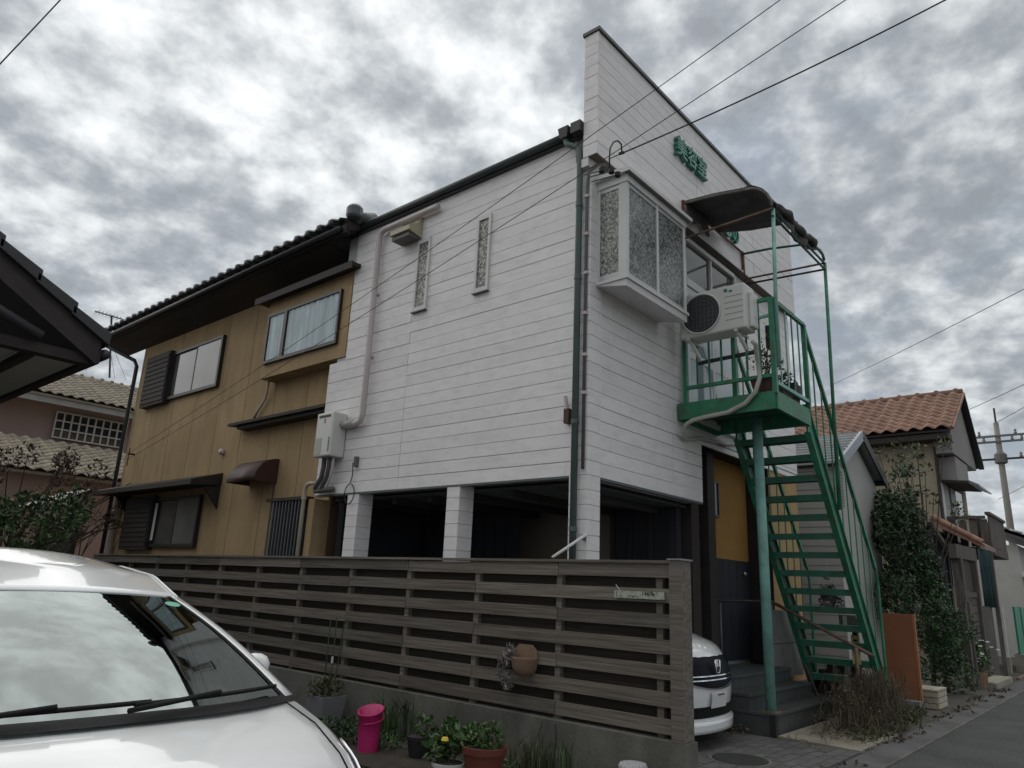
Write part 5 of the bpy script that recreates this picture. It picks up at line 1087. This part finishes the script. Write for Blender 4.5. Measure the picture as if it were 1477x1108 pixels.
tree('evergreen_bush', (-2.75, 7.4, 0), 'glossy dark green bush behind the parked white hatchback', 'bush', 2.0, blob(46, 1.5, .7, .6, 2.32, .24, lambda t: 1-.35*t), 5200, .085, leafB)
tree('reddish_vine', (-1.6, 11.5, 0), 'tangled reddish brown vine in front of the pink house', 'vine', 3.2, [(-2.3+5.2*random.random(), random.gauss(0, .3), 3.15+random.gauss(0, .22), .22) for k in range(26)]+[(-2.0+4.2*random.random(), random.gauss(0, .3), 2.4+random.gauss(0, .18), .2) for k in range(20)], 3600, .08, leafR, n_limbs=10)
bt = thing('bare_shrub', (-.15, 10.9, 0), 'thin bare branched shrub at the far corner of the tan house', 'shrub')
mb = MB(); tips = []
for k in range(6): twigs(mb, (-.35+random.gauss(0, .1), 11.6+random.gauss(0, .15), .1), (random.gauss(-.1, .25), random.gauss(0, .2), 1), 1.6, .03, 3, .55, tips)
mb.build('branches', bark, bt); leaf_mesh('foliage', leafR, bt, [tuple(p) for p in tips], [.12]*len(tips), 500, .06)
cpn = thing('lean_to_roof', (.3, 13.2, 2.6), 'small lean-to with translucent roof panels behind the tan house', 'lean-to')
MB().prism([(-.1, 12.2, 2.95), (-.1, 14, 2.95), (-.9, 14, 2.55), (-.9, 12.2, 2.55)], (0, 0, .03)).build('roof', soffw, cpn)
for y_ in (12.3, 13.9): MB().beam((-.1, y_, 2.93), (-.95, y_, 2.51), .06, .08).build('beam', black_metal, cpn); B('post', black_metal, cpn, -.9, -.84, y_-.03, y_+.03, 0, 2.55)
B('back_wall', M('shed_dark', (.06, .05, .045), .9, .2), cpn, -.3, -.2, 12.2, 14, 0, 2.85)

# grey gabled neighbour house
gh = thing('grey_house', (7.6, 2, 0), 'pale sided house with ribbed metal gable roof beyond the green stairs', 'house')
gx0, gx1, gy, ax, az, ez_ = 6.45, 8.75, -.36, 7.6, 4.24, 3.56
MB().prism([(gx0, gy, 0), (gx1, gy, 0), (gx1, gy, ez_-.05), (ax, gy, az-.1), (gx0, gy, ez_-.05)], (0, 7, 0)).build('wall', wsid2, gh)
slp = (az-ez_)/(ax-(gx0-.15))
for sgn in (-1, 1):
    e = Vector((ax+sgn*(ax-gx0+.2), gy-.14, az-(ax-gx0+.2)*slp)); a = Vector((ax, gy-.14, az))
    MB().prism([e, a, a+Vector((0, 0, .05)), e+Vector((0, 0, .05))], (0, 7.2, 0)).build('roof', metalroof, gh)
    for k in range(10): q = a.lerp(e, (k+.5)/10)+Vector((0, .03, .05)); MB().beam(q, q+Vector((0, 7.1, 0)), .05, .04).build('roof_rib', metalroof, gh)
    MB().beam(a+Vector((0, -.02, -.02)), e+Vector((0, -.02, -.02)), .03, .16, (0, 0, 1)).build('bargeboard', M('blue_grey_trim', (.30, .33, .37), .5, .08) if sgn < 0 else black_metal, gh)
B('window', pane_dk, gh, gx0-.03, gx0-.002, .35, 1.6, 2.75, 3.42)
for k in range(22): piece('siding_groove', M('siding_shadow', (.22, .21, .20), .9, .05), gh, gx0-.006, gx0-.001, gy+.01, 6, .3+k*.15, .308+k*.15)
for k in range(12): piece('louvre', greyw, gh, gx0+.05, gx0+.32, gy-.02, gy-.002, 2.9+k*.05, 2.93+k*.05)
MB().tube([(gx1+.1, gy-.18, 3.55), (gx1+.1, 5, 3.55)], .05, 8).build('gutter', black_metal, gh)

# tall shrub between the houses
tree('evergreen_tree', (8.7, -.74, 0), 'tall dark evergreen shrub tree between the gabled houses', 'tree', 3.6, blob(46, .95, .34, 1.75, 3.15, .26, lambda t: 1.0-.35*t)+[(-.95+random.random()*.6, random.gauss(0, .1), 1.0+random.random()*1.0, .24) for k in range(9)]+[(random.gauss(0, .4), random.gauss(0, .25), 3.1+random.random()*.8, .12) for k in range(12)], 8200, .085, leafA, r=.08, n_limbs=10)
tree('clipped_shrub', (9.05, -1.12, 0), 'rounded dark green shrub below the tall evergreen by the old gate', 'shrub', 1.6, blob(44, .72, .36, .25, 1.75, .25, lambda t: .55+.9*math.sin(math.pi*min(1, t*.9+.1))*.5), 5200, .065, M('leaf_shrub_green', (.036, .078, .026), .55, .5, 3, island=.5), r=.05)
tree('sparse_young_tree', (9.3, -.85, 0), 'sparse olive leaved young tree rising above the evergreen shrub', 'tree', 3.6, [(random.gauss(0, .42), random.gauss(0, .3), 2.7+random.random()*1.7, .15) for k in range(18)], 480, .085, leafC, r=.04, n_limbs=12)
fp_ = tree('flowering_plant', (10.4, -1.36, .0), 'white flowering plant in a brown pot before the old wooden gate', 'plant', .6, blob(14, .26, .2, .35, .75, .12), 700, .07, leafB, r=.02)
MB().lathe((10.4, -1.36, 0), [(.13, 0), (.17, .3), (.18, .31), (.0, .30)], 16).build('pot', pot_tan, fp_)
mb = MB()
for k in range(30): q = (10.4+random.gauss(0, .24), -1.42+random.gauss(0, .16), .45+random.random()*.42); mb.lathe(q, [(0, -.01), (.035, 0), (.03, .015), (0, .018)], 6)
mb.build('flowers', petal_w, fp_)

# right house with orange tiles
rh = thing('orange_roof_house', (16.5, 3, 0), 'old two storey house with orange tiled gable roof and wooden balcony', 'house')
hx0, hx1, hy, EZr, RXr, RZr = 14.5, 18.2, -.32, 5.48, 16.15, 6.82
MB().prism([(hx0, hy, 0), (hx1, hy, 0), (hx1, hy, 5.3), (RXr, hy, RZr-.18), (hx0, hy, 5.3)], (0, 8, 0)).build('wall', cream_w, rh)
MB().prism([(14.0, -.82, EZr), (14.0, -.82, EZr+.05), (RXr, -.82, RZr), (RXr, -.82, RZr-.05)], (0, 9.2, 0)).build('roof', dark_wood, rh)
MB().prism([(RXr, -.82, RZr-.05), (RXr, -.82, RZr), (17.75, -.82, 5.15), (17.75, -.82, 5.10)], (0, 9.2, 0)).build('roof', dark_wood, rh)
slr = Vector((RXr-14.0, 0, RZr-EZr)); nrow = 10
tile_roof(rh, orange_t, (13.94, 8.3, EZr+.07), (0, -1, 0), tuple(slr), .305, slr.length/nrow, 30, nrow, .075, limit=300)
MB().tube([(RXr, -.86, RZr+.10), (RXr, 8.4, RZr+.10)], .11, 10).build('ridge', orange_t, rh, smooth=True)
for k in range(20): MB().lathe((RXr, -.7+k*.46, RZr+.17), [(.06, 0), (.06, .05), (0, .08)], 8).build('ridge_cap', orange_t, rh)
for k in range(9): t = k/9; q = Vector((RXr, -.84, RZr)).lerp(Vector((17.75, -.84, 5.12)), t); MB().beam(q+Vector((0, 0, .06)), q+Vector((.21, 0, -.21)), .12, .07).build('verge_tile', vt_m, rh)
for k in range(9): t = k/9; q = Vector((RXr, -.84, RZr)).lerp(Vector((14.0, -.84, EZr)), t); MB().beam(q+Vector((0, 0, .07)), q+Vector((-.25, 0, -.09)), .12, .07).build('verge_tile', orange_t, rh)
B('eave_shadow_board', dark_wood, rh, 14.05, hx0-.002, -.75, 8, EZr-.16, EZr-.02)
MB().prism([(14.42, -.74, 5.02), (17.55, -.74, 5.02), (17.45, -.74, 5.25), (RXr, -.74, 6.70), (14.42, -.74, 5.66)], (0, .40, 0)).build('gable_panel', greyw, rh)
for x_ in (14.5, 15.6): B('post', dark_wood, rh, x_-.09, x_+.09, hy-.06, hy-.013, 0, 5.2)
for (x0, x1, m_) in ((14.62, 14.95, trim_white), (15.0, 15.5, soffw), (15.72, 16.3, soffw), (16.35, 17.2, pane_gr)): B('shutter', m_, rh, x0, x1, hy-.05, hy-.013, 3.0, 4.35)
bxw = B('bay_box', M('pale_board', (.28, .26, .25), .8, .1), rh, 14.75, 16.3, -.72, hy-.013, 4.38, 4.98)
MB().prism([(14.7, hy-.02, 4.36), (16.5, hy-.02, 4.36), (16.5, -.95, 4.30), (14.7, -.95, 4.30)], (0, 0, .06)).build('bay_floor', dark_wood, rh)
MB().prism([(16.2, hy-.02, 4.75), (18.1, hy-.02, 4.75), (18.1, -.95, 4.42), (16.2, -.95, 4.42)], (0, 0, .05)).build('awning', metalroof, rh)
# balcony
B('balcony_floor', old_wood, rh, 14.9, 17.2, -1.25, hy-.02, 2.62, 2.80)
for k in range(8): x = 15.0+k*.31; piece('balcony_baluster', old_wood, rh, x-.03, x+.03, -.95, -.90, 2.81, 3.55)
for k in range(12): piece('balcony_board', old_wood, rh, 14.92+k*.19, 14.92+(k+1)*.19-.012, -1.24, -1.21, 2.81, 3.55)
for k in range(4): piece('balcony_board', old_wood, rh, 14.90, 14.93, -1.20+k*.22, -1.20+(k+1)*.22-.06, 2.81, 3.45)
B('balcony_rail', old_wood, rh, 14.85, 17.25, -1.28, -1.17, 3.555, 3.62); B('balcony_rail', old_wood, rh, 14.85, 14.95, -1.165, hy-.02, 3.46, 3.53)
MB().prism([(13.4, hy-.02, 3.35), (13.4, -1.3, 2.75), (13.4, -1.3, 2.66), (13.4, hy-.02, 3.2)], (1.45, 0, 0)).build('lower_roof', orange_t, rh)
for k in range(10): t = k/10; MB().tube([(13.38, hy-t*.95, 3.40-t*.60), (13.38, hy-(t+.1)*.95, 3.40-(t+.1)*.60)], .06, 8).build('lower_roof_tile', orange_t, rh)
B('lower_window', soffw, rh, 14.6, 15.8, hy-.05, hy-.013, 1.9, 2.55)
for k in range(6): piece('window_bar', dark_wood, rh, 14.62+k*.22, 14.66+k*.22, hy-.07, hy-.052, 1.88, 2.56)
B('dark_front', inner_dk, rh, 13.2, hx0-.1, hy-.02, hy+.3, 0, 3.1)

# old wooden gate and fence before the house
og = thing('wooden_gate', (11.8, -1.1, 0), 'weathered grey wooden gate with tall posts by the road', 'gate')
gxa, gxb = 10.6, 12.1; gyy = -1.22
for x_ in (gxa, gxb): B('post', old_wood, og, x_-.08, x_+.08, gyy-.08, gyy+.08, 0, 2.33)
MB().beam((gxa-.35, gyy, 2.42), (gxb+.25, gyy, 2.46), .12, .26).build('lintel', old_wood, og)
for k in range(9): piece('plank', old_wood, og, gxa+.09, gxb-.09, gyy-.02, gyy+.01, .25+k*.15, .25+(k+1)*.15-.012)
B('rail', old_wood, og, gxa+.085, gxb-.085, gyy-.04, gyy+.03, 1.60, 1.70); B('upper_panel', dark_wood, og, gxa+.09, gxb-.09, gyy, gyy+.01, 1.71, 2.28)
MB().beam((9.9, -.95, 2.95), (gxa, gyy+.02, 2.2), .07, .07).build('brace', old_wood, og)
sw = thing('wooden_side_wall', (12.7, -1.3, 0), 'weathered plank wall panel beside the old gate', 'wall panel')
for k in range(5): piece('plank', old_wood, sw, 12.2+k*.22, 12.2+(k+1)*.22-.008, -1.30, -1.25, 0, 1.42+.02*(k % 2))
ww = thing('low_wooden_fence', (9.5, -1.2, 0), 'grey wooden posts standing at the front of the dark shrub', 'posts')
for x_ in (9.75, 10.1): B('post', old_wood, ww, x_-.05, x_+.05, -1.42, -1.33, 0, 1.5)
dk = tag(struct('entrance_deck', MB().box(10.5, 12.4, -1.62, -1.31, 0, .10), conc_l), kind='structure')
for k in range(5): piece('plank', crate_m, dk, 10.5, 12.4, -1.61+k*.06, -1.56+k*.06, .101, .118)
gc_ = thing('green_curtain', (13.2, -1.3, 1.5), 'dark green cloth sheet hung below the balcony', 'cloth')
rows = [[(12.75+1.15*t, -1.30+.05*math.sin(t*16)+.02*math.sin(t*37), z_) for t in np.linspace(0, 1, 30)] for z_ in (1.42, 1.8, 2.2, 2.62)]
MB().grid(rows).build('sheet', curt_g, gc_, smooth=True, thick=.008)
MB().tube([(12.7, -1.30, 2.63), (14.95, -1.30, 2.66)], .02, 6).build('rod', black_metal, gc_)
B('pole', old_wood, gc_, 13.98, 14.06, -1.34, -1.26, 0, 2.62)
gp = thing('green_fence', (16, -1.4, 0), 'bright green panel fence beyond the plank wall', 'fence')
for k in range(4): piece('fence_panel', greenpanel, gp, 15.6+k*.9, 15.6+(k+1)*.9-.01, -1.42-.02*k, -1.38-.02*k, .40, 1.46)
B('base', conc_l, gp, 15.55, 19.3, -1.55, -1.30, 0, .395)
wsn = thing('white_post', (14.6, -1.25, 0), 'white post beside the dark green cloth sheet', 'post')
B('post', trim_white, wsn, 14.85, 14.95, -1.28, -1.20, .35, 1.45); B('base', conc_l, wsn, 14.82, 14.98, -1.30, -1.18, 0, .35)
brk = struct('brick_path', MB().box(13.2, 20, -1.64, -1.58, .012, .05), M('pink_brick', (.22, .13, .11), .85, .25, 12))
fr_ = thing('far_house', (24, 1, 0), 'far low house with grey scalloped tile roof down the street', 'house')
B('wall', soffw, fr_, 21.6, 28, -1.0, 6, 0, 3.3); B('door', M('brown_door', (.09, .06, .045), .7, .2), fr_, 22.0, 23.2, -1.06, -1.001, 0, 2.2)
for k in range(3): B('door_bar', soffw, fr_, 22.2+k*.3, 22.26+k*.3, -1.09, -1.061, .3, 2.0)
MB().prism([(21.2, -1.7, 3.2), (21.2, -1.7, 3.28), (21.2, 2.2, 4.9), (21.2, 2.2, 4.82)], (8, 0, 0)).build('roof', kawara, fr_)
tile_roof(fr_, M('silver_tile', (.20, .205, .21), .4, .2, 4, rnd=.2), (21.1, -1.78, 3.32), (1, 0, 0), (0, 3.9, 1.62), .33, .33, 18, 12, .075, limit=216)
MB().tube([(21.1, 2.25, 5.02), (29, 2.25, 5.02)], .16, 10).build('ridge', black_metal, fr_, smooth=True)
B('porch', trim_white, fr_, 21.3, 23.8, -1.9, -1.02, 2.35, 2.5)

# ================================================================== UTILITY POLE AND WIRES
PX_ = 31.0; pt = Vector(P(1434.5, 597, x=PX_)); pb_ = Vector(P(1452, 742, x=PX_)); pbx, pby = (pt.x, pt.y)
up_ = thing('utility_pole', (pbx, pby, 0), 'tall concrete utility pole with crossarms far down the street', 'utility pole')
MB().tube([(pbx, pby, 0), (pbx, pby, pt.z-.4)], [.17, .10], 14).build('pole', pole_c, up_, smooth=True)
MB().tube([(pbx, pby, pt.z-.4), (pbx, pby, pt.z+.25)], .04, 8).build('spike', black_metal, up_)
for (dz, hw_, m_) in ((-1.0, 1.15, grey_pl), (-1.25, .9, grey_pl), (-2.0, 1.3, black_metal), (-5.3, 1.1, grey_pl)):
    z = pt.z+dz; MB().beam((pbx-.1, pby-hw_, z), (pbx-.1, pby+hw_, z), .08, .08).build('crossarm', m_, up_)
    for k in (-1, -.6, .6, 1): MB().lathe((pbx-.1, pby+hw_*k*.95, z+.04), [(.05, 0), (.07, .06), (.04, .10), (.06, .16), (.02, .22)], 8).build('insulator', M('insulator_grey', (.22, .22, .22), .4, .1), up_)
MB().lathe((pbx, pby, pt.z-2.2), [(.15, 0), (.24, .05), (.24, .4), (.15, .5)], 12).build('collar', grey_pl, up_)
for sgn in (-1, 1): MB().tube([(pbx, pby+sgn*1.0, pt.z-.9), (pbx, pby+sgn*1.3, pt.z-1.5), (pbx, pby+sgn*1.15, pt.z-1.95), (pbx, pby+sgn*.3, pt.z-2.0)], .018, 5).build('jumper', black_metal, up_, smooth=True)
def wire(p, q, sag, r, label):
    p = Vector(p); q = Vector(q); pts = [p.lerp(q, t)+Vector((0, 0, -4*sag*t*(1-t))) for t in np.linspace(0, 1, 25)]
    o = MB().tube(pts, r, 6).build('overhead_wire', wire_m, None, smooth=True); o.name = 'overhead_wire'
    return tag(o, label, 'wire')
def far(px, py, z):
    d = ray(px, py); return tuple(CAM+d*(z-CAM[2])/d[2])
def offs(px, py, dist): d = ray(px, py); return tuple(CAM+d/np.linalg.norm(d[:2])*dist)
wire(WB, offs(1400, -199, 4.6), .12, .0042, 'thin black wire from the upper wall bracket across the salon to the sky')
wire((WB[0], WB[1], WB[2]-.12), offs(1520, -200, 4.7), .12, .0042, 'thin black wire from the lower wall bracket passing before the bay window')
wire(P(900, 220, y=-.38), offs(1640, -150, 7.5), .10, .0085, 'thick black service cable running up from the parapet corner')
wire(offs(-60, 155, 8), offs(170, -90, 8), .02, .007, 'short black wire crossing the sky above the dark roof corner')
wire(P(1196, 557, x=26), P(1560, 374, x=13), .05, .010, 'thin wire in the sky above the orange tiled roof')
wire((pbx-.1, pby+1.1, pt.z-1.0), P(1200, 690, x=60), .4, .014, 'distant wire strung left from the utility pole')
wire((pbx, pby, pt.z-.4), P(1620, 500, x=14), .05, .012, 'wire rising right from the utility pole top')
wire(P(1395, 592, x=20), P(1600, 494, x=12), .03, .009, 'wire rising right from behind the orange roof verge')
for i, dz in enumerate((-1.0, -1.3, -5.3)): wire((pbx-.1, pby-1.1, pt.z+dz), (pbx+4, pby-16, pt.z+dz-.2), .2, .014, ('upper', 'middle', 'lower')[i]+' level wire strung right from the utility pole crossarms')
wire(P(1440, 720, x=28), P(1560, 655, x=12), .03, .009, 'low wire rising right behind the balcony')
